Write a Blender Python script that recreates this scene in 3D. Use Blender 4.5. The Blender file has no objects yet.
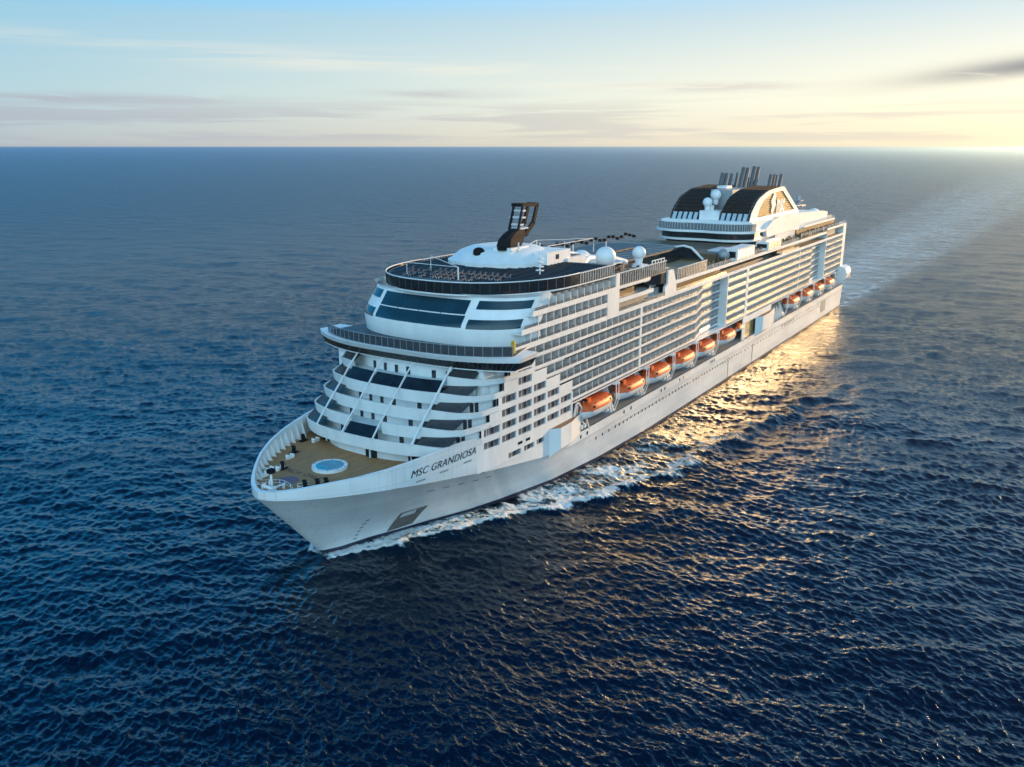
import bpy, math, random
import numpy as np
from mathutils import Vector
random.seed(7); rng = np.random.default_rng(11)
R = math.radians
D = bpy.data; SC = bpy.context.scene; COL = SC.collection

# ------------------------------------------------------------------ camera
# frame: x runs aft from the bow, y = 0 is the centreline (port side is -y), z = 0 is the sea, metres
CAM = Vector((-92.2, -107.9, 72.1)); YAW = 0.5663; PITCH = 0.2652; FPX = 869.4
cd = D.cameras.new('camera'); cam = D.objects.new('camera', cd); COL.objects.link(cam)
fwd = Vector((math.cos(YAW)*math.cos(PITCH), math.sin(YAW)*math.cos(PITCH), -math.sin(PITCH)))
cam.location = CAM; cam.rotation_euler = fwd.to_track_quat('-Z', 'Y').to_euler()
cd.sensor_width = 36; cd.lens = FPX*36/1024; cd.clip_start = 1; cd.clip_end = 200000
SC.camera = cam

# ------------------------------------------------------------------ sky and sun
SUN_AZ, SUN_EL = -18.0, 9.0          # azimuth in degrees from +x towards +y
world = D.worlds.new('World'); SC.world = world; world.use_nodes = True
def build_sky():
    nt = world.node_tree; nt.nodes.clear(); N = nt.nodes.new; L = nt.links.new
    out = N('ShaderNodeOutputWorld'); bg = N('ShaderNodeBackground'); bg.inputs[1].default_value = 0.10
    sky = N('ShaderNodeTexSky'); sky.sky_type = 'NISHITA'; sky.sun_disc = False
    sky.sun_elevation = R(SUN_EL); sky.sun_rotation = R(90-SUN_AZ); sky.altitude = 70
    sky.air_density = 1.0; sky.dust_density = 1.2; sky.ozone_density = 2.0
    tc = N('ShaderNodeTexCoord'); nrm = N('ShaderNodeVectorMath'); nrm.operation = 'NORMALIZE'; L(tc.outputs['Generated'], nrm.inputs[0])
    DIR = nrm.outputs[0]; sep = N('ShaderNodeSeparateXYZ'); L(DIR, sep.inputs[0]); EZ = sep.outputs[2]
    def math_(op, a, b=None):
        m = N('ShaderNodeMath'); m.operation = op
        for i_, v in enumerate((a, b)):
            if v is None: continue
            if isinstance(v, (int, float)): m.inputs[i_].default_value = v
            else: L(v, m.inputs[i_])
        return m.outputs[0]
    def rng_(v, a, b, c=0., d=1., smooth=True):
        m = N('ShaderNodeMapRange'); m.interpolation_type = 'SMOOTHSTEP' if smooth else 'LINEAR'
        for i_, q in enumerate((a, b, c, d)): m.inputs[i_+1].default_value = q
        L(v, m.inputs[0]); return m.outputs[0]
    def ramp(v, stops):
        r = N('ShaderNodeValToRGB'); e = r.color_ramp.elements
        for k_, (p, c) in enumerate(stops):
            q = e[k_] if k_ < 2 else e.new(p)
            q.position = p; q.color = (c[0]/12, c[1]/12, c[2]/12, 1)
        L(v, r.inputs[0]); m = N('ShaderNodeVectorMath'); m.operation = 'SCALE'; m.inputs['Scale'].default_value = 12; L(r.outputs[0], m.inputs[0]); return m.outputs[0]
    def mix(fac, a, b, mode='MIX'):
        m = N('ShaderNodeMix'); m.data_type = 'RGBA'; m.blend_type = mode; m.clamp_factor = True
        if isinstance(fac, float): m.inputs[0].default_value = fac
        else: L(fac, m.inputs[0])
        for i_, v in ((6, a), (7, b)):
            if isinstance(v, tuple): m.inputs[i_].default_value = v
            else: L(v, m.inputs[i_])
        return m.outputs[2]
    # horizontal closeness to the sun: 1 towards it, -1 away from it
    dt = N('ShaderNodeVectorMath'); dt.operation = 'DOT_PRODUCT'; L(DIR, dt.inputs[0]); dt.inputs[1].default_value = (math.cos(R(-32)), math.sin(R(-32)), .04)
    g = math_('POWER', rng_(dt.outputs['Value'], -.1, .85, smooth=False), 1.2)
    away = ramp(EZ, [(0, (4.4, 4.7, 4.9)), (1, SKY_TOP), (.05, (4.1, 5.8, 6.4)), (.13, (2.9, 5.3, 6.8)), (.17, (.45, 5.6, 11.2)), (.34, (.25, 5.2, 11.4)), (.62, (.10, 1.9, 5.0))])
    near = ramp(EZ, [(0, (9.2, 7.8, 5.3)), (1, SKY_TOP), (.05, (9.9, 9.2, 7.0)), (.09, (8.3, 8.2, 7.0)), (.14, (5.5, 6.7, 7.2)), (.21, (5.0, 8.0, 10.4)), (.32, (1.8, 5.4, 9.4)), (.62, (.2, 2.0, 5.0))])
    c = mix(g, away, near)
    d2 = N('ShaderNodeVectorMath'); d2.operation = 'DOT_PRODUCT'; L(DIR, d2.inputs[0]); d2.inputs[1].default_value = (math.cos(R(-150)), math.sin(R(-150)), .1)
    back = math_('MULTIPLY', rng_(d2.outputs['Value'], .3, .85), rng_(EZ, .0, .2))     # unseen sky behind the camera, brightened to fill the ship's shaded front
    c = mix(math_('MULTIPLY', back, .8), c, (13.5, 22.0, 27.0, 1))
    c = mix(.06, c, sky.outputs[0])
    # azimuth / height coordinates for flat cloud banks
    az = math_('ARCTAN2', sep.outputs[1], sep.outputs[0])
    def noise(sa, sz, scale, off, dist=.4, detail=8, rough=.55, shear=0.):
        cb = N('ShaderNodeCombineXYZ'); L(math_('ADD', math_('MULTIPLY', az, sa), off), cb.inputs[0]); L(math_('ADD', math_('MULTIPLY', EZ, sz), math_('MULTIPLY', az, shear)), cb.inputs[1]); cb.inputs[2].default_value = off*1.7
        t = N('ShaderNodeTexNoise'); t.inputs['Scale'].default_value = scale; t.inputs['Detail'].default_value = detail; t.inputs['Roughness'].default_value = rough; t.inputs['Distortion'].default_value = dist
        L(cb.outputs[0], t.inputs['Vector']); return t.outputs[0]
    def blob(a0, z0, ra, rz, slope=0.):
        da = math_('DIVIDE', math_('SUBTRACT', az, R(a0)), R(ra)); dz = math_('DIVIDE', math_('SUBTRACT', math_('SUBTRACT', EZ, z0), math_('MULTIPLY', math_('SUBTRACT', az, R(a0)), slope)), rz)
        return math_('EXPONENT', math_('MULTIPLY', math_('ADD', math_('MULTIPLY', da, da), math_('MULTIPLY', dz, dz)), -1.0))
    fine = noise(9, 90, 1.0, 3.3, .6)
    wisp = noise(3.2, 70, 1.0, 7.7, .5, 9, .62, shear=1.3)
    # pale cirrus streaks
    streak = math_('MAXIMUM', blob(44, .088, 17, .011, .035), math_('MAXIMUM', blob(60, .10, 9, .008), blob(24, .066, 12, .006, .02)))
    cir = math_('ADD', math_('MULTIPLY', streak, rng_(wisp, .38, .66)), math_('MULTIPLY', rng_(wisp, .60, .80), rng_(EZ, .07, .13, 0, .30)))
    c = mix(math_('MULTIPLY', cir, .62), c, mix(g, (7.0, 6.9, 6.1, 1), (9.3, 8.6, 7.0, 1)))
    # grey violet banks low over the horizon
    bank = math_('MULTIPLY', rng_(EZ, .0, .012), rng_(EZ, .028, .062, 1, 0))
    lowc = math_('MULTIPLY', bank, rng_(noise(4.2, 75, 1.0, 1.3, .4), .44, .58))
    small = math_('MAXIMUM', blob(36.5, .056, 4.5, .0045), math_('MAXIMUM', blob(58, .046, 13, .006), blob(20, .062, 6, .005)))
    smc = math_('MULTIPLY', small, rng_(fine, .30, .60))
    c = mix(math_('MULTIPLY', math_('MAXIMUM', math_('MULTIPLY', lowc, .8), math_('MULTIPLY', smc, .95)), math_('SUBTRACT', 1.0, math_('MULTIPLY', g, .45))), c, mix(g, (3.7, 4.1, 4.7, 1), (6.4, 5.8, 5.0, 1)))
    dark = math_('MULTIPLY', blob(1.8, .077, 7.0, .0095, -.10), rng_(fine, .26, .42))
    c = mix(math_('MULTIPLY', dark, 1.0), c, (2.9, 2.9, 3.0, 1))
    L(c, bg.inputs[0]); L(bg.outputs[0], out.inputs[0])
SKY_TOP = (.1, .8, 2.4)
build_sky()
sd = D.lights.new('sun', 'SUN'); sd.energy = 5.0; sd.angle = R(0.5); sd.color = (1.0, .60, .25)
sun = D.objects.new('sun', sd); COL.objects.link(sun)
sv = Vector((math.cos(R(SUN_EL))*math.cos(R(SUN_AZ)), math.cos(R(SUN_EL))*math.sin(R(SUN_AZ)), math.sin(R(SUN_EL))))
sun.rotation_euler = (-sv).to_track_quat('-Z', 'Y').to_euler(); sun.location = sv*900
SC.view_settings.view_transform = 'Standard'; SC.view_settings.look = 'None'
SC.view_settings.exposure = 0.27; SC.view_settings.gamma = 1
SC.render.engine = 'CYCLES'; SC.cycles.sample_clamp_direct = 8.0

# ------------------------------------------------------------------ materials
def mat(name, col, rough=.5, metal=0., noise=0., nscale=.3, spec=.5, stretch=(1, 1, 1), alpha=1., coat=0., bump=0.):
    m = D.materials.new(name); m.use_nodes = True; nt = m.node_tree; b = nt.nodes['Principled BSDF']
    b.inputs['Base Color'].default_value = (*col, 1); b.inputs['Roughness'].default_value = rough
    b.inputs['Metallic'].default_value = metal; b.inputs['Specular IOR Level'].default_value = spec
    b.inputs['Alpha'].default_value = alpha; b.inputs['Coat Weight'].default_value = coat; b.inputs['Coat Roughness'].default_value = .10
    N = nt.nodes.new; L = nt.links.new
    tc = N('ShaderNodeTexCoord'); mp = N('ShaderNodeMapping'); mp.inputs['Scale'].default_value = stretch
    L(tc.outputs['Object'], mp.inputs[0])
    t = N('ShaderNodeTexNoise'); t.inputs['Scale'].default_value = nscale; t.inputs['Detail'].default_value = 6; L(mp.outputs[0], t.inputs['Vector'])
    if noise:
        mr = N('ShaderNodeMapRange'); mr.inputs[1].default_value = .3; mr.inputs[2].default_value = .7
        mr.inputs[3].default_value = 1-noise; mr.inputs[4].default_value = 1+noise*.4; L(t.outputs[0], mr.inputs[0])
        mx = N('ShaderNodeMix'); mx.data_type = 'RGBA'; mx.blend_type = 'MULTIPLY'; mx.inputs[0].default_value = 1
        mx.inputs[6].default_value = (*col, 1); L(mr.outputs[0], mx.inputs[7]); L(mx.outputs[2], b.inputs['Base Color'])
    if bump:
        bp = N('ShaderNodeBump'); bp.inputs['Strength'].default_value = 1; bp.inputs['Distance'].default_value = bump
        L(t.outputs[0], bp.inputs['Height']); L(bp.outputs[0], b.inputs['Normal'])
    return m
M = {}
M['white'] = mat('white_paint', (.77, .765, .75), .38, noise=.10, nscale=.35, stretch=(1, 1, .35))
M['hull'] = mat('hull_paint', (.76, .765, .76), .34, noise=.16, nscale=.12, stretch=(.5, .5, 1.6), bump=.05, coat=.2)
def add_streaks(m):
    nt = m.node_tree; b = nt.nodes['Principled BSDF']; N = nt.nodes.new; L = nt.links.new; src = b.inputs['Base Color'].links[0].from_socket
    tc = N('ShaderNodeTexCoord'); mp = N('ShaderNodeMapping'); mp.inputs['Scale'].default_value = (1.6, 1.6, .09); L(tc.outputs['Object'], mp.inputs[0])
    t = N('ShaderNodeTexNoise'); t.inputs['Scale'].default_value = 1.0; t.inputs['Detail'].default_value = 5; L(mp.outputs[0], t.inputs['Vector'])
    r = N('ShaderNodeMapRange'); r.inputs[1].default_value = .56; r.inputs[2].default_value = .74; r.inputs[4].default_value = .35; L(t.outputs[0], r.inputs[0])
    x = N('ShaderNodeMix'); x.data_type = 'RGBA'; L(r.outputs[0], x.inputs[0]); L(src, x.inputs[6]); x.inputs[7].default_value = (.50, .45, .38, 1)
    mp2 = N('ShaderNodeMapping'); mp2.inputs['Rotation'].default_value = (R(90), 0, 0); L(tc.outputs['Object'], mp2.inputs[0])
    br_ = N('ShaderNodeTexBrick'); br_.inputs['Scale'].default_value = 1; br_.inputs['Brick Width'].default_value = 9.0; br_.inputs['Row Height'].default_value = 2.6; br_.inputs['Mortar Size'].default_value = .045
    br_.inputs['Color1'].default_value = (1, 1, 1, 1); br_.inputs['Color2'].default_value = (.965, .965, .965, 1); br_.inputs['Mortar'].default_value = (.80, .80, .80, 1); L(mp2.outputs[0], br_.inputs['Vector'])
    y = N('ShaderNodeMix'); y.data_type = 'RGBA'; y.blend_type = 'MULTIPLY'; y.inputs[0].default_value = 1; L(x.outputs[2], y.inputs[6]); L(br_.outputs[0], y.inputs[7]); L(y.outputs[2], b.inputs['Base Color'])
add_streaks(M['hull'])
M['hull_low'] = mat('hull_paint_grey', (.52, .54, .55), .33, noise=.14, nscale=.12, stretch=(.5, .5, 1.6), bump=.05, coat=.15)
M['boot'] = mat('boot_topping', (.03, .035, .07), .4, noise=.3, nscale=.6)
M['under'] = mat('antifouling', (.20, .10, .10), .7, noise=.2)
M['glass'] = mat('dark_glass', (.010, .017, .024), .08, noise=.5, nscale=.5, spec=.35)
M['tint'] = mat('blue_tinted_glass', (.010, .042, .060), .08, noise=.25, nscale=.4, spec=.5)
M['screen'] = mat('smoked_windscreen', (.05, .055, .065), .08, alpha=.55)
M['rail'] = mat('balcony_glass', (.17, .185, .20), .06, coat=1., spec=.9, alpha=.6, noise=.3, nscale=.9)
M['rail_solid'] = mat('window_grey_glass', (.17, .165, .17), .12, noise=.45, nscale=1.2, spec=.6)
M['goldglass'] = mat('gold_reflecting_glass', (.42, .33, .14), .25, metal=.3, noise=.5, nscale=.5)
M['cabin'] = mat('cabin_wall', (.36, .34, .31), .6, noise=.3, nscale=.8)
M['rail_sunglow'] = mat('sunglow_tinted_balcony_glass', (.44, .34, .15), .07, coat=1., spec=.9, alpha=.65, noise=.3, nscale=.9, metal=.4)  # balcony glass aft, low sun's gold reflection put into its base colour
M['door'] = mat('cabin_door_glass', (.03, .035, .045), .05, noise=.5, nscale=.3, spec=.8)
M['part'] = mat('balcony_partition', (.62, .61, .60), .5, noise=.1)
M['teak'] = mat('teak_deck', (.36, .185, .075), .7, noise=.22, nscale=.25, stretch=(1, 4, 1))
M['brown'] = mat('brown_deck', (.24, .13, .07), .7, noise=.3, nscale=.5)
M['paledeck'] = mat('pale_deck', (.52, .60, .62), .6, noise=.12, nscale=.6)
M['darkdeck'] = mat('dark_sun_deck', (.03, .042, .055), .5, noise=.5, nscale=.5)
M['sunny'] = mat('open_deck', (.30, .22, .14), .7, noise=.4, nscale=.5)
M['grey'] = mat('grey_steel', (.30, .32, .34), .5, metal=.2, noise=.2)
M['black'] = mat('black_steel', (.008, .009, .011), .75, noise=.3, spec=.12)
M['bronze'] = mat('bronze_cladding', (.105, .066, .028), .5, noise=.4, nscale=.3)
M['orange'] = mat('lifeboat_orange', (.66, .095, .008), .5, noise=.25, nscale=.8, coat=.0)
M['pool'] = mat('pool_water', (.004, .27, .40), .12, noise=.3, nscale=1.2)
M['purple'] = mat('purple_deck_paint', (.17, .11, .15), .7, noise=.15)
M['ink'] = mat('black_lettering', (.015, .015, .02), .4)
M['mark'] = mat('brown_deck_lettering', (.07, .035, .03), .7)
M['lattice'] = mat('dark_lattice_cladding', (.030, .022, .012), .45, noise=.6, nscale=1.6)
M['funnelgold'] = mat('gold_louvres', (.20, .145, .045), .45, metal=.4, noise=.2)
M['stack'] = mat('exhaust_pipe_steel', (.085, .09, .10), .5, metal=.1, noise=.25, nscale=.8)
M['cushion'] = mat('deck_cushions', (.16, .10, .09), .8, noise=.3, nscale=1.5)
M['pale'] = mat('pale_fabric', (.6, .62, .62), .7)
M['yellow'] = mat('yellow_paint', (.55, .38, .05), .5)

# ------------------------------------------------------------------ helpers
class MB:
    def __init__(s): s.v = []; s.f = []
    def poly(s, pts):
        n = len(s.v); s.v += [tuple(map(float, p)) for p in pts]; s.f.append(tuple(range(n, n+len(pts)))); return s
    def box(s, x0, x1, y0, y1, z0, z1):
        n = len(s.v); s.v += [(x, y, z) for z in (z0, z1) for x, y in ((x0, y0), (x1, y0), (x1, y1), (x0, y1))]
        s.f += [tuple(n+i for i in q) for q in ((3,2,1,0),(4,5,6,7),(0,1,5,4),(1,2,6,5),(2,3,7,6),(3,0,4,7))]; return s
    def beam(s, a, b, w, h=None, up=(0, 0, 1)):
        a = Vector(a); b = Vector(b); h = h or w; d = (b-a).normalized(); u = Vector(up)
        if abs(d.dot(u)) > .98: u = Vector((1, 0, 0))
        r = d.cross(u).normalized()*w/2; t = r.cross(d).normalized()*h/2; n = len(s.v)
        for p in (a, b): s.v += [tuple(p+k) for k in (-r-t, r-t, r+t, -r+t)]
        s.f += [tuple(n+i for i in q) for q in ((3,2,1,0),(4,5,6,7),(0,1,5,4),(1,2,6,5),(2,3,7,6),(3,0,4,7))]; return s
    def tube(s, a, b, r0, r1=None, seg=12, caps=True):
        r1 = r0 if r1 is None else r1; a = Vector(a); b = Vector(b); d = (b-a).normalized()
        u = Vector((0, 0, 1)) if abs(d.z) < .95 else Vector((1, 0, 0)); p = d.cross(u).normalized(); q = d.cross(p); n = len(s.v)
        for c, r in ((a, r0), (b, r1)):
            for i in range(seg):
                t = 2*math.pi*i/seg; s.v.append(tuple(c+(p*math.cos(t)+q*math.sin(t))*r))
        for i in range(seg): j = (i+1) % seg; s.f.append((n+i, n+j, n+seg+j, n+seg+i))
        if caps: s.f.append(tuple(n+seg-1-i for i in range(seg))); s.f.append(tuple(n+seg+i for i in range(seg)))
        return s
    def path(s, pts, r, seg=8):
        for a, b in zip(pts, pts[1:]): s.tube(a, b, r, seg=seg)
        return s
    def sphere(s, c, r, seg=20, rings=12, z0=-1., sz=1.):
        n = len(s.v); t0 = math.asin(z0)
        for i in range(rings+1):
            t = t0+(math.pi/2-t0)*i/rings
            for j in range(seg):
                a = 2*math.pi*j/seg; s.v.append((c[0]+r*math.cos(t)*math.cos(a), c[1]+r*math.cos(t)*math.sin(a), c[2]+r*math.sin(t)*sz))
        for i in range(rings):
            for j in range(seg): k = (j+1) % seg; s.f.append((n+i*seg+j, n+i*seg+k, n+(i+1)*seg+k, n+(i+1)*seg+j))
        return s
    def loft(s, rows, close=False):
        n = len(s.v); w = len(rows[0])
        for r in rows: s.v += [tuple(map(float, p)) for p in r]
        for i in range(len(rows)-1):
            for j in range(w-1 if not close else w):
                k = (j+1) % w; s.f.append((n+i*w+j, n+i*w+k, n+(i+1)*w+k, n+(i+1)*w+j))
        return s
    def slab(s, plan, z0, z1):       # closed plan polygon -> prism
        n = len(s.v); w = len(plan)
        s.v += [(p[0], p[1], z0) for p in plan]+[(p[0], p[1], z1) for p in plan]
        s.f.append(tuple(n+w-1-i for i in range(w))); s.f.append(tuple(n+w+i for i in range(w)))
        for i in range(w): j = (i+1) % w; s.f.append((n+i, n+j, n+w+j, n+w+i))
        return s
    def wall(s, line, z0, z1, th, side=1):   # open plan polyline with thickness (towards its left * side)
        ins = offset(line, th*side); s.slab(list(line)+list(reversed(ins)), z0, z1) if len(line) < 3 else s._ribbon(line, ins, z0, z1); return s
    def _ribbon(s, a, b, z0, z1):
        ra = [[(p[0], p[1], z0) for p in a], [(p[0], p[1], z1) for p in a], [(p[0], p[1], z1) for p in b], [(p[0], p[1], z0) for p in b], [(p[0], p[1], z0) for p in a]]
        s.loft(ra)
        for q in (0, -1): s.poly([(a[q][0], a[q][1], z0), (a[q][0], a[q][1], z1), (b[q][0], b[q][1], z1), (b[q][0], b[q][1], z0)])
    def make(s, name, m, parent=None, smooth=False, label=None):
        me = D.meshes.new(name); me.from_pydata(s.v, [], s.f); me.update()
        import bmesh
        bm = bmesh.new(); bm.from_mesh(me); bmesh.ops.recalc_face_normals(bm, faces=bm.faces); bm.to_mesh(me); bm.free()
        if smooth:
            for p in me.polygons: p.use_smooth = True
            me.set_sharp_from_angle(angle=R(35))
        me.materials.append(m if not isinstance(m, str) else M[m])
        o = D.objects.new(name, me); COL.objects.link(o)
        if parent is not None: o.parent = parent
        if label: o['label'] = label
        return o
def offset(line, d):
    out = []
    for i, p in enumerate(line):
        a = Vector(line[max(i-1, 0)][:2]); b = Vector(line[min(i+1, len(line)-1)][:2]); t = (b-a).normalized()
        out.append((p[0]-t.y*d, p[1]+t.x*d))
    return out
def thing(name, label, cat, loc=(0, 0, 0), group=None):
    o = D.objects.new(name, None); COL.objects.link(o); o.location = loc; o['label'] = label; o['category'] = cat
    if group: o['group'] = group
    return o
def I(x, xs, ys): return float(np.interp(x, xs, ys))

ship = thing('cruise_ship', 'huge white cruise ship with many rows of balconies steaming towards the lower left', 'cruise ship')

# ------------------------------------------------------------------ hull
RX = [-1.2, -.9, 0, 1.4, 3, 6, 10, 15, 20, 25, 30, 35, 40, 50, 60, 68, 200, 331]
RB = [0, 1.2, 2.9, 4.6, 6.2, 8.8, 11.9, 14.7, 16.6, 17.9, 19.1, 20.1, 20.7, 21.3, 21.5, 21.5, 21.5, 21.5]
RZ = [16.9, 16.9, 16.95, 17.1, 17.3, 17.7, 18.1, 18.6, 19.1, 19.5, 19.8, 19.8, 19.8, 19.6, 19.5, 19.5, 19.5, 19.5]
def br(x): return I(x, RX, RB)
KX = [-1.2, 0, 5, 10, 16.3, 22, 30, 44, 56, 68, 331]; KZ = [15.5, 15.4, 15.2, 15.1, 14.8, 14.2, 13.3, 11.4, 9.6, 8.6, 8.6]
WX = [12.6, 13.0, 14.2, 16, 21.5, 27.4, 33.8, 42.5, 50.6, 66, 85, 110, 149, 320, 331]
WB = [0, .5, 1.1, 2.0, 3.6, 6.0, 8.4, 12., 14.4, 18.1, 20.2, 21.3, 21.5, 21.5, 21.0]
ts = [0, .2, .6, 1.2, 2, 3.5, 6, 9, 12, 16, 20, 25, 30, 35, 40, 46, 52, 60, 68, 80, 95, 110, 130, 150, 170, 186, 212, 250, 290, 331]
def wl_pt(t):      # t: distance parameter aft of the stem at the rim
    x = 12.6+(t**1.0)*(331-12.6)/331.0+0*t; x = 12.6+t*.9+max(0, t-60)*.0 if t < 90 else I(t, [90, 150, 331], [93.6, 149, 331])
    return x, I(x, WX, WB)
def hull_pt(t, z, side=-1):
    """point of the plating at rim station t and height z"""
    xr = -1.2+t if t < 60 else I(t, [60, 110, 331], [58.8, 110, 331])
    b_r = br(xr); zk = I(xr, KX, KZ); xw, b_w = wl_pt(t)
    if z >= zk:
        return (xr, side*b_r, z)
    k = max(0., z/zk) if z > 0 else 0.
    e = I(t, [0, 12, 60, 110], [1.0, 1.25, 1.3, 1.0])
    x = xw+(xr-xw)*k; b = b_w+(b_r-.12-b_w)*k**e
    if z < 0:
        b = max(0, b_w*(1+z*.06)); x = xw+(-z)*.15
    return (x, side*b, z)
def hull_y(x, z):
    """half breadth at given x, z (bisection on t)"""
    a, b = 0., 331.
    for _ in range(40):
        m = (a+b)/2
        if hull_pt(m, z)[0] < x: a = m
        else: b = m
    return abs(hull_pt(a, z)[1])
def xr_of(t): return -1.2+t if t < 60 else I(t, [60, 110, 331], [58.8, 110, 331])
TT = sorted(set([round(x, 2) for x in np.concatenate([np.linspace(0, 1, 6), np.linspace(1, 20, 26), np.linspace(20, 69.6, 30), np.linspace(69.6, 331, 50)])]))
low = MB(); up = MB(); boot = MB(); anti = MB()
for sd_ in (-1, 1):
    rows_low = [[hull_pt(t, .9+(I(xr_of(t), KX, KZ)-.9)*k, sd_) for t in TT] for k in np.linspace(0, 1, 12)]
    # exactly at the knuckle use the plating below it
    low.loft(rows_low)
    boot.loft([[hull_pt(t, z, sd_) for t in TT] for z in (.02, .9)])
    anti.loft([[hull_pt(t, z, sd_) for t in TT] for z in (-6, -3, -1, .02)])
def rim_z(x): return I(x, [-1.2, 0, 3, 6, 10, 15, 20, 25, 30, 66, 68.2, 68.25, 331], [16.9, 16.95, 17.3, 17.7, 18.1, 18.6, 19.1, 19.5, 19.8, 19.4, 19.4, 10.8, 10.8])
lower = low.make('lower_hull', 'hull', ship, True, label='white lower hull flaring out towards the bow')
boot.make('boot_stripe', 'boot', lower, True)
anti.make('underwater_hull', 'under', lower, True)
# upper strake: bow to x = 40 solid up to the rim, 30..68 up to z 12 (window wall starts there), aft up to 10.8
W_A0, W_A1 = 12.9, 14.1       # lowest window row
for sd_ in (-1, 1):
    T1 = [t for t in TT if xr_of(t) <= 34.0]+[35.2]
    up.loft([[hull_pt(t, I(xr_of(t), KX, KZ)+(rim_z(xr_of(t))-I(xr_of(t), KX, KZ))*k, sd_)[:1]+(sd_*br(xr_of(t)), I(xr_of(t), KX, KZ)+(rim_z(xr_of(t))-I(xr_of(t), KX, KZ))*k) for t in T1] for k in (0, .5, 1)])
    # inner face and cap of the bulwark
    o_ = [(xr_of(t), sd_*br(xr_of(t))) for t in T1]; i_ = [(x+.75*max(0, 1-abs(y)/9), y-sd_*min(abs(y), .55)) for x, y in o_]
    up.loft([[(x, y, rim_z(xr_of(t))) for (x, y), t in zip(o_, T1)], [(x, y, rim_z(xr_of(t))+.02) for (x, y), t in zip(i_, T1)], [(x, y, 15.7) for (x, y), t in zip(i_, T1)]])
    T2 = [35.2]+[t for t in TT if 34 < xr_of(t) < 68]+[68.6]
    up.loft([[(xr_of(t), sd_*br(xr_of(t)), I(xr_of(t), KX, KZ)+(12.6-I(xr_of(t), KX, KZ))*k) for t in T2] for k in (0, 1)])
    T3 = [68.6]+[t for t in TT if xr_of(t) > 68.3]
    up.loft([[(xr_of(t), sd_*br(xr_of(t)), z) for t in T3] for z in (8.6, 10.8)])
up.poly([(331, -21.5, 10.8), (331, 21.5, 10.8), (331, 21.5, 8.6), (331, 21, 0), (331, -21, 0), (331, -21.5, 8.6)])
upper = up.make('upper_hull', 'hull', ship, True, label='bright white upper strake and bow bulwark with rounded rim')
# bulwark stiffeners inside the bow
for sd_ in (-1, 1):
    for i in range(13):
        x = 2.5+i*1.95; y = br(x)-.6; zt = rim_z(x)-.3
        ang = math.atan2(br(x+.5)-br(x-.5), 1.0); n_ = Vector((math.sin(ang), -math.cos(ang)))
        s_ = MB(); a = Vector((x, y)); b = a+n_*1.0
        s_.poly([(a.x, sd_*a.y, 15.7), (b.x, sd_*b.y, 15.7), (a.x, sd_*a.y, zt)]); t_ = Vector((math.cos(ang), math.sin(ang)))*.12
        s_.poly([(a.x+t_.x, sd_*(a.y+t_.y), 15.7), (b.x+t_.x, sd_*(b.y+t_.y), 15.7), (a.x+t_.x, sd_*(a.y+t_.y), zt)])
        s_.poly([(b.x, sd_*b.y, 15.7), (b.x+t_.x, sd_*(b.y+t_.y), 15.7), (a.x+t_.x, sd_*(a.y+t_.y), zt), (a.x, sd_*a.y, zt)])
        s_.make('bulwark_bracket', 'white', ship)
# bulb
b_ = MB()
rows = []
for i in range(15):
    t = i/14; r = 3.0*math.sin(math.pi*min(1, .06+t*.62))**.6; x = .6+t*17
    rows.append([(x, r*.75*math.cos(a), -2.9+r*.62*math.sin(a)) for a in np.linspace(0, 2*math.pi, 18, endpoint=False)])
b_.loft(rows, close=True); b_.poly(rows[0])
M['bulbm'] = mat('bulb_paint', (.75, .80, .85), .6, noise=.15)
b_.make('bulbous_bow', 'bulbm', ship, True, label='rounded bulbous bow just under the water ahead of the stem')

# anchor pocket
def on_hull(x, z, off=.04): return (x, -(hull_y(x, z)+off), z)
def hull_patch(name, quad, m, parent=lower, n=8, off=.05, label=None):
    (a, b, c, d) = quad; rows = []
    for i in range(n+1):
        u = i/n; p = (a[0]+(d[0]-a[0])*u, a[1]+(d[1]-a[1])*u); q = (b[0]+(c[0]-b[0])*u, b[1]+(c[1]-b[1])*u)
        rows.append([on_hull(p[0]+(q[0]-p[0])*v, p[1]+(q[1]-p[1])*v, off) for v in np.linspace(0, 1, n+1)])
    return MB().loft(rows).make(name, m, parent, True, label=label)
M['pocket'] = mat('anchor_pocket_steel', (.15, .13, .12), .5, noise=.35, nscale=.6)
pk = hull_patch('anchor_pocket', [(24.24, 1.06), (29.3, 1.4), (29.4, 6.13), (24.0, 5.87)], 'pocket', label='brown grey parallelogram recess for the anchor')
hull_patch('anchor', [(24.4, 4.6), (27.3, 4.9), (26.9, 6.0), (24.3, 5.75)], 'pale', pk, off=.25)
hull_patch('pocket_shadow_plate', [(27.3, 4.6), (28.7, 4.9), (29.2, 6.1), (27.0, 6.0)], 'glass', pk, off=.09)
# panel seams and fittings on the shoulder
for k in range(7):
    x = 12.4+k*3.1; hull_patch('shell_frame_line', [(x, 12.0-k*.1), (x+2.1, 11.9-k*.1), (x+2.1, 12.06-k*.1), (x, 12.16-k*.1)], 'white', n=2, off=.06)
for k in range(5):
    x = 25+k*3.4; hull_patch('mooring_slot', [(x, 11.0-k*.25), (x+1.5, 10.9-k*.25), (x+1.5, 11.15-k*.25), (x, 11.3-k*.25)], 'grey', n=2, off=.05)
# slots below the ship's name
def strake_box(name, x0, x1, z0, z1, m, parent=upper, off=.04, sk=0.):
    rows = [[(x, -(br(x)+off), z+sk*(x-x0)) for x in np.linspace(x0, x1, 6)] for z in (z0, z1)]
    return MB().loft(rows).make(name, m, parent, True)
for x0 in (19.9, 25.0, 30.6): strake_box('bow_thruster_sign', x0, x0+2.0, 14.9+(x0-19.9)*.07, 15.2+(x0-19.9)*.07, 'grey', sk=.03)
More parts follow.
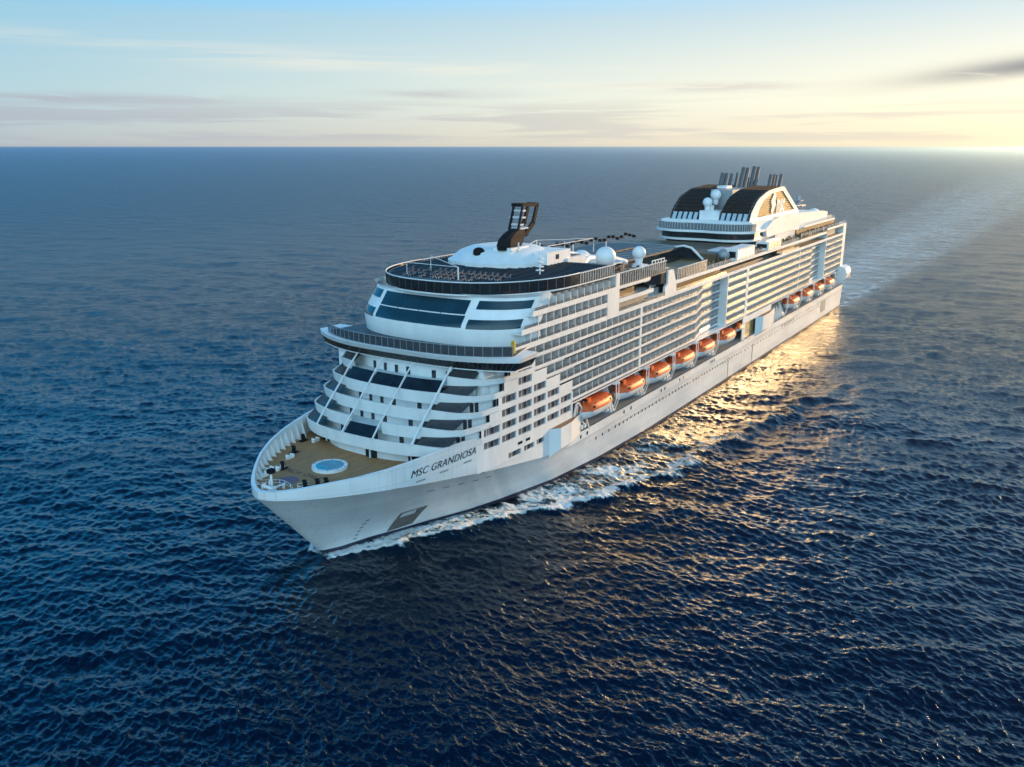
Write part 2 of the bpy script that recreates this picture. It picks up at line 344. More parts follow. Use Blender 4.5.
# ship's name
def text_mesh(s, size, shear=0., extrude=0., offs=0.):
    cu = D.curves.new('t', 'FONT'); cu.body = s; cu.size = size; cu.shear = shear; cu.offset = offs; cu.space_character = 1.05
    o = D.objects.new('t', cu); COL.objects.link(o); dg = bpy.context.evaluated_depsgraph_get(); dg.update()
    me = D.meshes.new_from_object(o.evaluated_get(dg)); D.objects.remove(o); return me
def lettering(s, x0, x1, z0, h, slope):
    me = text_mesh(s, 1.0, .34, offs=.0)
    xs = [v.co.x for v in me.vertices]; ys = [v.co.y for v in me.vertices]; w = max(xs)-min(xs); hh = max(ys)
    for v in me.vertices:
        u = (v.co.x-min(xs))/w; x = x0+(x1-x0)*u; z = z0+slope*(x-x0)+h*v.co.y/hh
        v.co = (x, -(br(x)+.05), z)
    import bmesh
    bm = bmesh.new(); bm.from_mesh(me); g_ = bmesh.ops.duplicate(bm, geom=bm.verts[:]+bm.edges[:]+bm.faces[:])
    for v in g_['geom']:
        if isinstance(v, bmesh.types.BMVert): v.co.x += .06; v.co.y -= .006
    bm.to_mesh(me); bm.free()
    me.materials.append(M['ink']); o = D.objects.new('ship_name_lettering', me); COL.objects.link(o); o.parent = upper
    o['label'] = 'black italic letters reading MSC GRANDIOSA'; return o
lettering('MSC GRANDIOSA', 18.9, 33.6, 16.0, 1.3, .062)
for k in range(6): hull_patch('draft_mark', [(17.2, 1.6+k*.9), (17.9, 1.6+k*.9), (17.9, 1.95+k*.9), (17.2, 1.95+k*.9)], 'grey', n=1, off=.05)
# portholes
ph0 = None
def porthole(x, z, r=.34, name='porthole'):
    m = MB(); n = 10
    c = [(x+r*.75*math.cos(a), -(br(x)+.04), z+r*math.sin(a)) for a in np.linspace(0, 2*math.pi, n, endpoint=False)]
    m.poly(c); return m.make(name, 'glass', upper if z > 8.6 else lower)
x = 80.0
while x < 186:
    porthole(x, 6.9, .42); x += 2.25 if x > 90 else 3.4
for x in (72.5, 75.6, 95, 99, 118, 120.5, 131, 134, 156, 157.5, 159): porthole(x, 9.4, .5)
x = 189
while x < 290:
    porthole(x, 6.6, .36); x += 3.4
# boarding doors and stains of the side
def side_patch(name, x0, x1, z0, z1, m, y=-21.55, parent=upper): return MB().box(x0, x1, y, y+.03, z0, z1).make(name, m, parent)
for x0, x1 in ((172, 172.6), (197, 197.6)): side_patch('rubbing_post', x0, x1, 1.0, 7.4, 'grey')
side_patch('stern_shell_door', 292, 300, 3.2, 8.0, 'cabin')
for k in range(6): side_patch('vent_slot', 232+k*3, 233.6+k*3, 7.2, 7.9, 'grey')

# ------------------------------------------------------------------ fore deck
fd = MB(); line = [(x, br(x)-.5) for x in (-.2, .6, 1.6, 3, 6, 10, 15, 20, 25, 30, 36)]
line[0] = (-.1, .6)
fd.slab([(x+.3, -y) for x, y in line]+[(x+.3, y) for x, y in reversed(line)], 15.2, 15.7)
fdo = fd.make('foredeck', 'teak', ship, label='tan teak foredeck behind the bow bulwark')
def disc(c, r, z0, z1, seg=40, r1=None): return MB().tube((c[0], c[1], z0), (c[0], c[1], z1), r, r1, seg)
pc = (15.8, .15)
wp = disc(pc, 3.25, 15.7, 16.2).make('whirlpool', 'white', ship, True, label='round blue pool with a broad white rim on the foredeck')
disc(pc, 2.55, 16.2, 16.22).make('pool_water', 'pool', wp)
for i in range(10):
    a = i*math.pi/5; disc((pc[0]+2.9*math.cos(a), pc[1]+2.9*math.sin(a)), .16, 16.2, 16.23, 10).make('pool_light', 'grey', wp)
disc((7.2, 1.9), 1.95, 15.7, 15.706).make('winch_circle', 'purple', ship, label='dull purple circle painted on the foredeck')
for word, y0, y1 in (('WINCH', 7.9, 2.6), ('ONLY', 1.6, -2.6)):
    me = text_mesh(word, 1.75, 0, offs=.02); xs = [v.co.x for v in me.vertices]; w_ = max(xs)
    for v in me.vertices: v.co = (10.2+v.co.y*1.15, y0+(y1-y0)*v.co.x/w_, 15.71)
    me.materials.append(M['mark']); o = D.objects.new('deck_lettering', me); COL.objects.link(o); o.parent = ship; o['label'] = 'dark letters %s painted across the foredeck' % word
# deck gear
def bollard(x, y, m='black', rot=0.):
    b = MB(); dx, dy = math.cos(rot)*.55, math.sin(rot)*.55
    b.box(x-.9, x+.9, y-.5, y+.5, 15.7, 15.85)
    for s in (-1, 1): b.tube((x+s*dx, y+s*dy, 15.85), (x+s*dx, y+s*dy, 16.75), .3, .3, 10); b.tube((x+s*dx, y+s*dy, 16.75), (x+s*dx, y+s*dy, 16.9), .42, .42, 10)
    b.make('bollard', m, ship)
for x, y, m in ((6.3, -3.2, 'black'), (7.9, -4.6, 'black'), (10.7, 6.9, 'black'), (18.0, 11.6, 'black'), (24.0, 15.2, 'black'), (9.0, -5.6, 'black')): bollard(x, y, m, .9)
for x, y in ((10.2, 7.0), (8.6, 8.0), (15.4, 9.9), (25, 12.8), (6.2, 6.8)):
    b = MB(); b.box(x-.9, x+.9, y-.25, y+.25, 15.7, 16.25); b.box(x-.7, x-.4, y-.5, y+.5, 16.25, 16.5); b.box(x+.4, x+.7, y-.5, y+.5, 16.25, 16.5); b.make('fairlead', 'white', ship)
pm = MB(); pm.tube((2.9, 1.2, 15.7), (2.9, 1.2, 18.6), .28, .2); pm.beam((2.5, 1.2, 17.5), (2.2, 1.2, 15.8), .15)
pmo = pm.make('bow_light_mast', 'white', ship, label='short white mast with a black lamp at the tip of the bow')
MB().box(2.4, 3.5, .7, 1.7, 18.6, 19.3).make('navigation_lamp', 'black', pmo)
wn = MB(); wn.tube((1.6, -.6, 16.5), (1.6, 1.6, 16.5), .35); wn.box(1.2, 2.0, -.9, -.6, 15.7, 17); wn.box(1.2, 2.0, 1.6, 1.9, 15.7, 17); wn.box(.8, 4.6, -.4, -.15, 16.4, 16.6); wn.box(4.0, 4.3, -.5, -.1, 15.7, 16.5)
wn.make('anchor_windlass', 'white', ship)
rl = MB(); pts = [(3.5, -3.2), (4.5, -1.6), (5.0, .3), (4.9, 1.4), (3.6, 3.4), (2.9, 4.2)]
for a, b in zip(pts, pts[1:]):
    for z in (16.2, 16.7): rl.beam((*a, z), (*b, z), .05)
    rl.beam((*a, 15.7), (*a, 16.7), .06)
rl.make('bow_guard_rail', 'white', ship)
rl = MB(); pts = [(5.4, -6.6), (4.6, -5.2), (4.4, -3.6), (5.2, -2.6), (7.0, -3.6)]
for a, b in zip(pts, pts[1:]):
    for z in (16.2, 16.7): rl.beam((*a, z), (*b, z), .05)
    rl.beam((*a, 15.7), (*a, 16.7), .06)
rl.make('bow_guard_rail', 'white', ship)

# ------------------------------------------------------------------ curved front: tiers of terraces
TK = [19.4, 22.0, 24.6, 27.2, 29.8, 32.4, 35.1, 38.1, 41.1, 44.0]
NOSE = [22.4, 24.9, 27.7, 30.5, 33.2]
def topz(k, y): t = min(1, max(0, (abs(y)-12)/8.5)); return TK[k]+.72*(1-t*t*(3-2*t))
def scurve(nose, b=21.4, a=14., n=2.6, y0=None, y1=None, cnt=60, cap=True):
    """plan curve from y0 to y1 (default port to starboard)"""
    y0 = -b*.9995 if y0 is None else y0; y1 = b*.9995 if y1 is None else y1
    # sample densely towards the sides
    th0, th1 = math.asin(max(-1, min(1, y0/b))), math.asin(max(-1, min(1, y1/b)))
    out = []
    for th in np.linspace(th0, th1, cnt):
        y = b*math.sin(th); x = nose+a*(1-(1-min(1, abs(y)/b)**n)**(1/n))
        if y > 0 and nose < 37: y *= .945
        if cap: y = math.copysign(min(abs(y), br(x)-.02), y) if x > 12 else y
        out.append((x, y))
    return out
def side_line(x0, x1, sd_=-1, step=4.):
    return [(x, sd_*(br(x)-.02)) for x in np.linspace(x0, x1, max(2, int((x1-x0)/step)+1))]
FIN_Y = 12.4; FYS = (-12.6, -4.4, 3.1, 10.7)
XEND_STRIP = [37.0, 40.5, 44.0, 45.5, 45.0]     # where the window wall takes over, per row
for k in range(5):
    z1 = TK[k]; z0 = z1-1.1
    c = scurve(NOSE[k])
    segs = [c]
    if k == 1: segs = [scurve(NOSE[k], y1=FYS[1]), scurve(NOSE[k], y0=FYS[2])]
    if k == 4: segs = [scurve(NOSE[k], y1=FYS[0]), scurve(NOSE[k], y0=FYS[3])]
    m = MB()
    pars = []
    for s in segs:
        ins = offset(s, -.3)
        m = MB(); m.loft([[(p[0]+.3, p[1], z0-.45*(topz(k, p[1])-TK[k])/.62) for p in s], [(p[0], p[1], topz(k, p[1])) for p in s], [(p[0], p[1], topz(k, q[1])) for p, q in zip(ins, s)], [(p[0], p[1], z0) for p in ins]])
        pars.append(m)
    for m in pars: m.make('terrace_parapet', 'white', ship, True, label=['lowest curved white parapet overhanging the foredeck', 'second curved white parapet', 'third curved white parapet', 'fourth curved white parapet', 'fifth white parapet, beside the bridge underside'][k])
    # floor
    f_ = MB(); inner = scurve(NOSE[k]+.25)
    f_.slab([(p[0], p[1]) for p in inner]+[(44+k*2, 20.9), (44+k*2, -20.9)], z0+.02, z0+.2); f_.make('terrace_floor', 'paledeck', ship)
# back walls with doors
for k in range(5):
    zf = TK[k]-.9; zt = (TK[k+1]-1.12) if k < 4 else 31.9
    nb = (NOSE[k+1] if k < 4 else 37.0)+(1.8 if k < 4 else 0)
    c = scurve(nb, b=19.6, a=12.5, cap=False)
    MB().wall(c, zf, zt, .25, -1).make('terrace_wall', 'white', ship, True)
    c2 = scurve(nb-.05, b=19.6, a=12.5, cap=False, cnt=400)
    for y in np.arange(-16.2, 16.3, 3.0):
        if abs(y) > 13 or any(abs(y-.5-f) < .6 for f in FYS): continue
        p = min(c2, key=lambda q: abs(q[1]-y)); q = min(c2, key=lambda r_: abs(r_[1]-(y-.8)))
        MB().slab([(p[0]-.1, p[1]), (q[0]-.1, q[1]), (q[0]+.1, q[1]), (p[0]+.1, p[1])], zf+.05, zf+1.55).make('terrace_door', 'door', ship)
# dividing fins running up the slope
for y in FYS:
    m = MB(); w = .34 if y < -10 else .2
    pts = []
    for k in range(5):
        x = min(scurve(NOSE[k], cnt=200), key=lambda q: abs(q[1]-y))[0]; pts.append((x-.1, topz(k, y)))
    pts.append((pts[-1][0]+1.8, 31.95))
    for (xa, za), (xb, zb) in zip(pts, pts[1:]): m.beam((xa, y, za-.1), (xb, y, zb), w, .28)
    m.make('terrace_fin', 'white', ship)
# dark slanted windscreens
def slant(y0, y1, k, h=1.75):
    a = scurve(NOSE[k]+.1, y0=y0, y1=y1, cnt=14); kk = 2.7/2.6*h
    b = [(x+kk, y) for x, y in a]
    MB().loft([[(x, y, TK[k]+.6) for x, y in a], [(x, y, TK[k]+.6+h) for x, y in b]]).make('terrace_windscreen', 'glass', ship)
slant(FYS[1]+.15, FYS[2]-.15, 0, 1.9)
for a, b in zip(FYS, FYS[1:]): slant(a+.2, b-.15, 3, 2.0)
# glazed strips round the shoulders (port and starboard)
for k in range(5):
    zt = (TK[k+1]-1.1) if k < 4 else 31.95; zf = TK[k]-.9
    nk = NOSE[k+1]+.25 if k < 4 else 35.8
    for sd_ in (-1, 1):
        f0 = FYS[0] if sd_ < 0 else FYS[3]; SPL = 18.2-.25*k
        a = scurve(NOSE[k]+.2, y0=-abs(f0)-.15, y1=-SPL, cnt=16); b = scurve(nk+.1, y0=-abs(f0)-.15, y1=-SPL-.35, cnt=16)
        q_ = 1 if sd_ < 0 else .945
        a = [(x, sd_*abs(y)*q_, topz(k, y)-.06) for x, y in a]; b = [(x, sd_*abs(y)*q_, zt+.02) for x, y in b]
        g_ = MB().loft([a, b]).make('shoulder_window_band', 'glass', ship, label='dark curtain-like glazing wrapping round the shoulder' if sd_ < 0 else None)
        m = MB()
        for p, q in list(zip(a, b))[1:-1]: m.beam((p[0]-.05, p[1]*1.003, p[2]), (q[0]-.05, q[1]*1.003, q[2]), .06)
        m.make('window_mullions', 'rail_solid', g_)
        # open balconies farther aft: pale wall set back, pairs of dark doors
        w = scurve(nk+1.3, b=20.1, a=13.2, y0=-SPL+1.3, y1=-20.0, cnt=60, cap=False); w = [(x, sd_*abs(y)*(1 if sd_ < 0 else .945)) for x, y in w]
        MB().wall(w, zf, zt, .15, -sd_).make('shoulder_cabin_wall', 'white', ship)
        L_ = np.cumsum([0]+[math.dist(p, q) for p, q in zip(w, w[1:])])
        wi = [(x, y*1.004) for x, y in offset(w, sd_*.12)]
        for s0 in (.5, 1.45, 5.2, 6.15):
            if s0+.7 > L_[-1]: continue
            e = [(float(np.interp(s_, L_, [p[0] for p in wi]))-.05, float(np.interp(s_, L_, [p[1] for p in wi]))) for s_ in (s0, s0+.7)]
            MB().poly([(*e[0], zf), (*e[1], zf), (*e[1], zt-.1), (*e[0], zt-.1)]).make('shoulder_door', 'door', ship)
# deckhouse below the lowest terrace, with three dark doorways
c = scurve(24.3, b=15.0, a=11., cap=False)
MB().wall(c, 15.7, 18.32, .3, -1).make('foredeck_house', 'white', ship, True)
MB().wall([(34, -14.6), (46, -19.4)], 15.7, 18.32, .3, 1).make('foredeck_house', 'white', ship)
for y in (11.3, -2.6, -10.8):
    xx = min(c, key=lambda q: abs(q[1]-y))[0]
    d = MB().box(xx-.5, xx+.6, y-1.1, y-.1, 15.72, 17.9).box(xx-.5, xx+.6, y+.25, y+1.25, 15.72, 17.9).make('foredeck_doorway', 'glass', ship)
    MB().box(xx-.75, xx-.5, y-.08, y+.16, 15.72, 18.3).make('door_post', 'white', d)

# ------------------------------------------------------------------ side wall with windows, x 30..68
STAIR = [68.0, 62.5, 57.0, 52.5, 46.5]           # open balconies begin here on rows 1.. (row index k)
def wallrow(z0, z1, xa, xb, wins, zw0, zw1, sd_=-1, depth=.35):
    """white wall at hull breadth with real recessed openings; wins = [(x0,x1)]"""
    m = MB(); P = lambda x, z, d=0: (x, sd_*(br(x)-.02-d), z)
    xs = [xa]; kinds = []
    for a, b in wins: xs += [a, b]; kinds += [0, 1]
    xs.append(xb); kinds.append(0)
    for i, kd in enumerate(kinds):
        a, b = xs[i], xs[i+1]
        if b-a < .01: continue
        sub = np.linspace(a, b, max(2, int((b-a)/2)+2))
        for p, q in zip(sub, sub[1:]):
            if kd == 0: m.poly([P(p, z0), P(q, z0), P(q, z1), P(p, z1)])
            else:
                m.poly([P(p, z0), P(q, z0), P(q, zw0), P(p, zw0)]); m.poly([P(p, zw1), P(q, zw1), P(q, z1), P(p, z1)])
                m.poly([P(p, zw0), P(q, zw0), P(q, zw0, depth), P(p, zw0, depth)]); m.poly([P(p, zw1), P(q, zw1), P(q, zw1, depth), P(p, zw1, depth)])
        if kd:
            for e in (a, b): m.poly([P(e, zw0), P(e, zw1), P(e, zw1, depth), P(e, zw0, depth)])
    o = m.make('side_wall', 'white', ship)
    for a, b in wins:
        w = MB().loft([[P(x, z, depth-.01) for x in np.linspace(a, b, 4)] for z in (zw0, zw1)]).make('window', 'rail_solid', o)
        mid = a+(b-a)*.58; MB().loft([[P(x, z, depth-.05) for x in (mid-.45, mid+.35)] for z in (zw0, zw1-.1)]).make('window_opening', 'door', w)
        MB().loft([[P(x, z, depth-.06) for x in (a+(b-a)*.3, a+(b-a)*.3+.1)] for z in (zw0, zw1)]).make('window_bar', 'white', w)
pitch = 5.42
rowspec = [  # z0, z1, xa, xb, first window x, count, window z0,z1, width
    (12.6, 14.9, 34.0, 68.3, None, 0, 12.9, 14.1, 0),
    (14.9, 18.35, 34.0, 68.3, 35.9, 6, 16.75, 18.2, 4.75),
    (18.35, 20.96, 35.2, 68.3, 36.0, 6, 19.35, 20.85, 4.75),
    (20.96, 23.56, 37.6, 68.0, 41.3, 5, 21.95, 23.45, 4.75),
    (23.56, 26.16, 40.2, 62.5, 41.35, 4, 24.55, 26.05, 4.75),
    (26.16, 28.76, 42.0, 57.0, 46.7, 2, 27.15, 28.65, 4.75),
    (28.76, 31.4, 44.0, 52.5, 46.7, 1, 29.75, 31.2, 4.75)]
for sd_ in (-1, 1):
    for i, (z0, z1, xa, xb, fx, n, zw0, zw1, w) in enumerate(rowspec):
        if i == 0: wins = [(43.4, 47.7), (48.7, 52.6), (53.4, 56.6)]
        else: wins = [(fx+j*pitch, fx+j*pitch+w) for j in range(n) if fx+j*pitch+w < xb-.4]
        wallrow(z0, z1, xa, xb, wins, zw0, zw1, sd_)
for x in (46.6, 49.3):
    MB().loft([[(xx, -(br(xx)+.03), z) for xx in (x, x+1.5)] for z in (14.95, 15.55)]).make('small_window', 'door', ship)

# ------------------------------------------------------------------ balcony rows along the sides
def ypath(x):     # how far the side steps in from y=21.5 between the big fins
    d = 0
    if 141 < x < 167.0: d = I(x, [141, 150, 159, 167], [0, 2.2, 2.4, 2.4])
    if 268 < x < 291.0: d = I(x, [268, 276, 283, 291], [0, 2.2, 2.5, 2.5])
    return 21.5-d
def spath(x0, x1, inset=0.):
    xs = sorted(set([x0, x1]+[x for x in (141, 144, 147, 151, 155, 159, 163, 166.99, 268, 270.5, 273, 276, 280, 283, 290.99) if x0 < x < x1]+list(np.arange(x0, x1, 12))))
    return [(x, -(min(ypath(x), br(x))-inset)) for x in xs]
def mirror(line): return [(x, -y) for x, y in line]
SECT = {}    # row k -> sections (x0,x1)
for k in range(0, 6):
    st = [68.3, 68.0, 62.5, 57.0, 52.5, 46.5][k]
    SECT[k] = [(st, 102.7), (103.7, 166.9), (167.6, 185.3), (187.6, 249.8), (250.6, 290.9), (291.6, 321.5)]
SECT[0] = SECT[0][:2]+SECT[0][2:]
dividers = []; doors = []
rail_names = 0
for k in range(0, 6):
    z1 = TK[k]; z0 = z1-.88; ztop = TK[k+1]-.88
    x_start = SECT[k][0][0]
    for (a, b) in SECT[k]:
        if k == 0 and a < 69: a = 68.3
        ln = spath(a, b)
        m = MB(); m.wall(ln, z0, z1-.05 if k else z1-.05, .18, 1)
        inn = spath(a, b, 1.9); m.slab(ln+list(reversed(inn)), z0, z0+.22)
        m.make('balcony_parapet', 'white', ship)
        g = MB(); g.wall(spath(a, b, .05), z1-.05, z1+.62, .05, 1); g.make('balcony_glass', 'rail_sunglow' if a > 160 else 'rail', ship)
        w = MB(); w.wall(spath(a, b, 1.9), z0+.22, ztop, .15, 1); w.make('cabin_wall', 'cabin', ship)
        n = int((b-a)/3.05)
        for i in range(n+1):
            x = a+.1+i*(b-a-.2)/max(n, 1); y = min(ypath(x), br(x)); dividers.append((x, y, z0+.22, ztop, k))
            if i < n: doors.append((x+.55, x+1.75, y-1.87, z0+.22, ztop-.35, k))
    # starboard: plain
    for (a, b) in ((x_start, 321.5),):
        ln = [(a, 21.4), (b, 21.4)]; m = MB().box(a, b, 20.0, 21.45, z0, z0+.25).box(a, b, 21.2, 21.45, z0+.25, z1); m.make('starboard_parapet', 'white', ship)
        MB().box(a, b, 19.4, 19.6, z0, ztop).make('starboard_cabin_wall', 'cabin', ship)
# extra upper rows ahead of the midship notch
for k, (a, b) in {6: (44.6, 84.2), 7: (48.3, 84.2), 8: (52.4, 88.2)}.items():
    z1 = TK[k]; z0 = z1-1.05; ztop = TK[k+1]-1.05
    for a_, b_ in ((a, b),):
        ln = [(a_, -21.45), (b_, -21.5)]
        MB().box(a_-1, b_+.0, -21.5, -21.3, z0, z1).box(a_-1, b_, -21.3, -19.4, z0, z0+.25).make('balcony_parapet', 'white', ship)
        MB().box(a_, b_, -21.42, -21.37, z1, z1+.6).make('balcony_glass', 'rail', ship)
        a_ = {6: 50.5, 7: 53.5, 8: 57.5}[k]
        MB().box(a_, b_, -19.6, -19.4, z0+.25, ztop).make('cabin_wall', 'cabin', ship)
        n = int((b_-a_)/3.05)
        for i in range(n+1):
            x = a_+.1+i*(b_-a_-.2)/n; dividers.append((x, 21.5, z0+.25, ztop, k))
            if i < n: doors.append((x+.55, x+1.9, 19.63, z0+.25, ztop-.3, k))
    MB().box(62, b, 19.4, 21.4, z0, z1).make('starboard_parapet', 'white', ship)
    MB().box(62, b, 18.8, 19.4, z0, ztop).make('starboard_cabin_wall', 'cabin', ship)
dividers.sort(key=lambda d: (d[0]+92)**2+(d[1]-100)**2*0+ (d[2]-72)**2*.2); doors.sort(key=lambda d: d[0])
def divider_mb(m, d): x, y, z0, zt, k = d; return m.box(x-.09, x+.09, -y+.03, -y+1.88, z0, zt-.02)
for d in dividers[:100]: divider_mb(MB(), d).make('balcony_divider', 'part', ship)
m = MB()
for d in dividers[100:]: divider_mb(m, d)
o = m.make('balcony_divider', 'part', ship); o['kind'] = 'stuff'
def door_mb(m, d): x0, x1, y, z0, zt, k = d; return m.box(x0, x1, -y-.06, -y+.01, z0, zt)
for d in doors[:100]: door_mb(MB(), d).make('balcony_door', 'door', ship)
m = MB()
for d in doors[100:]: door_mb(m, d)
o = m.make('balcony_door', 'door', ship); o['kind'] = 'stuff'
# pilasters, fins, columns
for x0, x1, z0, z1 in ((102.7, 103.6, 18.4, 34.2), (185.3, 187.5, 18.4, 34.2), (249.8, 250.6, 18.4, 34.2)):
    MB().box(x0, x1, -21.53, -19.3, z0, z1).make('pilaster', 'white', ship); MB().box(x0, x1, 19.3, 21.53, z0, z1).make('pilaster', 'white', ship)
for x0, z1 in ((166.95, 34.1), (290.95, 37.0)):
    MB().box(x0, x0+.6, -21.52, -17.9, 18.4, z1).make('side_fin', 'white', ship, label='tall narrow forward facing fin in shade closing the recess')
    MB().box(x0, x0+.6, 17.9, 21.52, 18.4, z1).make('side_fin', 'white', ship)
m = MB(); m.slab([(321.6, -21.52), (326.8, -21.52), (326.8, -19), (321.6, -19)], 18.4, 39.2); m.make('stern_column', 'white', ship)
m = MB(); m.slab([(321.6, 21.52), (326.8, 21.52), (326.8, 19), (321.6, 19)], 18.4, 39.2); m.make('stern_column', 'white', ship)
MB().box(326, 326.8, -19, 19, 10.8, 39).make('transom_wall', 'white', ship)
# band at T6 that runs unbroken from x=44 to the stern, and the one at T7
def band(x0, x1, z0, z1, name='deck_band', th=.22, depth=2.0, step=None):
    for sd_ in (-1, 1):
        a, b = sorted((sd_*21.54, sd_*(21.54-th))); c, d = sorted((sd_*(21.54-th), sd_*(21.54-depth)))
        MB().box(x0, x1, a, b, z0, z1).box(x0, x1, c, d, z0, z0+.25).make(name, 'white', ship)
band(90.2, 322, 34.15, 35.1); band(90.2, 110, 37.1, 38.1); band(122.5, 247, 37.15, 38.1)
# row 6 aft of the notch: open gallery with golden cabins
for a, b in ((90.3, 118), (124.6, 165), (225, 247.5)):
    MB().box(a, b, -19.5, -19.3, 34.4, 37.15).make('gallery_wall', 'bronze' if a > 120 else 'cabin', ship)
    MB().box(a, b, -21.45, -21.4, 35.1, 35.9).make('balcony_glass', 'rail', ship)
# white wall between the forward block and the notch; wall aft of the notch
for sd_ in (-1, 1):
    a, b = sorted((sd_*21.52, sd_*18.5))
    MB().box(84.3, 90.2, a, b, 34.15, 41.0).make('notch_wall', 'white', ship); MB().box(88.3, 90.2, a, b, 41.0, 44.0).make('notch_wall', 'white', ship)
m = MB(); m.slab([(0, 0), (1, 0), (1, 1)], 0, 1); m = MB()
prof = [(117.5, 35.1), (125, 35.1), (125, 37.3), (124.2, 38.6), (122.6, 41.3), (119.2, 41.3), (119.2, 38), (117.5, 37.2)]
n = len(prof)
m.poly([(x, -21.55, z) for x, z in prof]); m.poly([(x, -20.9, z) for x, z in prof])
for i in range(n):
    j = (i+1) % n; m.poly([(prof[i][0], -21.55, prof[i][1]), (prof[j][0], -21.55, prof[j][1]), (prof[j][0], -20.9, prof[j][1]), (prof[i][0], -20.9, prof[i][1])])
m.make('notch_wall', 'white', ship)
# curved gallery slabs in the notch
for z in (37.15, 40.1):
    out = [(90.2, -21.5), (104, -21.5), (108, -21.2), (111, -20.2), (113.5, -18.8), (119, -18.4)]
    m = MB(); m.slab(out+[(119, -15), (90.2, -15)], z, z+.25); m.wall(out, z, z+.95, .2, 1); m.make('curved_gallery_slab', 'white', ship, label='curved white gallery edge sweeping in to the dark bay window')
    w = MB(); w.wall([(90.2, -18.5), (104, -18.5), (112, -16), (119, -15.5)], z-2.8, z, .2, 1); w.make('gallery_wall', 'bronze', ship)
m = MB(); m.slab([(112.4, -18.2), (113.6, -19.9), (116, -20.9), (119.2, -21.0), (119.2, -14), (112.4, -14)], 38.2, 41.9); m.make('bay_window', 'glass', ship, label='dark glazed bay window with flat pale roof')
m = MB(); m.slab([(112.0, -18.2), (113.3, -20.2), (116, -21.2), (119.6, -21.3), (119.6, -13.6), (112.0, -13.6)], 41.9, 42.15); m.make('bay_roof', 'paledeck', ship)
m = MB(); m.slab([(107.0, -17.2), (110, -19.9), (113.6, -20.9), (119.2, -21.2), (119.2, -14), (107, -14)], 35.2, 35.5); m.make('bay_floor', 'paledeck', ship)

# ------------------------------------------------------------------ bridge
def bcurve(nose, b, tip, n=3.1, cnt=60, y0=None, y1=None):
    out = []
    for y in np.linspace(-b if y0 is None else y0, b if y1 is None else y1, cnt): out.append((nose+tip*(abs(y)/b)**n, y))
    return out
lo = bcurve(36.0, 24.2, 4.6); mi = bcurve(34.5, 25.2, 6.2); hi = bcurve(33.7, 25.7, 7.2)
MB().loft([[(x, y, 31.85) for x, y in lo], [(x, y, 33.45) for x, y in mi]]).make('bridge_windows', 'glass', ship, label='continuous dark band of navigation bridge windows')
bw = bpy.data.objects['bridge_windows']
m = MB()
for i in range(1, 59): m.beam((lo[i][0]-.04, lo[i][1], 31.85), (mi[i][0]-.04, mi[i][1], 33.45), .07)
m.make('window_mullions', 'bronze', bw)
m = MB(); m.loft([[(x, y, 33.45) for x, y in mi], [(x-.15, y, 33.5) for x, y in mi], [(x, y, 34.45) for x, y in hi], [(x+.5, y*.985, 34.5) for x, y in hi]])
m.make('bridge_fascia', 'white', ship, True)
roof = [(x+.4, y*.985) for x, y in hi]
m = MB(); m.slab(roof+[(46.8, 25.2), (46.8, -25.2)], 34.2, 34.48); m.make('bridge_roof', 'white', ship)
under = [(x+.1, y) for x, y in lo]
m = MB(); m.slab(under+[(47, 24.4), (47, -24.4)], 31.6, 31.86); m.make('bridge_floor', 'white', ship)
for sd_ in (-1, 1):
    m = MB(); e0, e1, e2 = (lo[0], mi[0], hi[0])
    m.poly([(lo[0][0], sd_*24.2, 31.85), (46.6, sd_*24.2, 31.85), (46.8, sd_*25.1, 33.45), (mi[0][0], sd_*25.2, 33.45)]); o = m.make('bridge_wing_windows', 'glass', ship)
    m = MB(); m.poly([(mi[0][0], sd_*25.2, 33.45), (46.8, sd_*25.1, 33.45), (46.8, sd_*25.5, 34.47), (hi[0][0], sd_*25.7, 34.47)]); m.poly([(46.8, sd_*25.5, 34.47), (46.8, sd_*25.1, 33.45), (46.6, sd_*24.2, 31.85), (46.6, sd_*21.5, 31.85), (46.8, sd_*21.5, 34.47)])
    m.make('bridge_wing_fascia', 'white', ship)
rc = bcurve(34.5, 23.6, 6.2, y1=22.3)
MB().wall(rc, 34.5, 36.4, .08, -1).make('bridge_top_windscreen', 'screen', ship, label='smoked glass screen along the deck above the bridge')
m = MB(); m.path([(x, y, 36.42) for x, y in rc], .07, 6)
for i in range(0, 60, 2): m.beam((rc[i][0], rc[i][1], 34.5), (rc[i][0], rc[i][1], 36.4), .09)
m.make('screen_frame', 'grey', bpy.data.objects['bridge_top_windscreen'])
m = MB(); m.slab([(x+.6, y) for x, y in rc]+[(50, 21.0), (50, -21.3)], 34.5, 34.56); m.make('bridge_top_deck', 'darkdeck', ship)
MB().box(42.8, 43.3, -22.6, -21.9, 34.5, 36.9).box(42.2, 43.6, -22.4, -22.2, 35.8, 36.7).make('wing_lamp', 'yellow', ship)
# inner solid core so nothing is hollow
MB().box(50, 326, -16.9, 16.9, 11, 34.4).make('inner_core', 'cabin', ship)
MB().box(38.6, 50, -18.4, 18.4, 15.7, 31.6).make('inner_core', 'white', ship)
MB().box(56, 90, -18.6, 18.6, 34.5, 43.7).make('inner_core', 'grey', ship); MB().box(90, 118, -15, 18.6, 34.5, 40.9).make('inner_core', 'grey', ship)

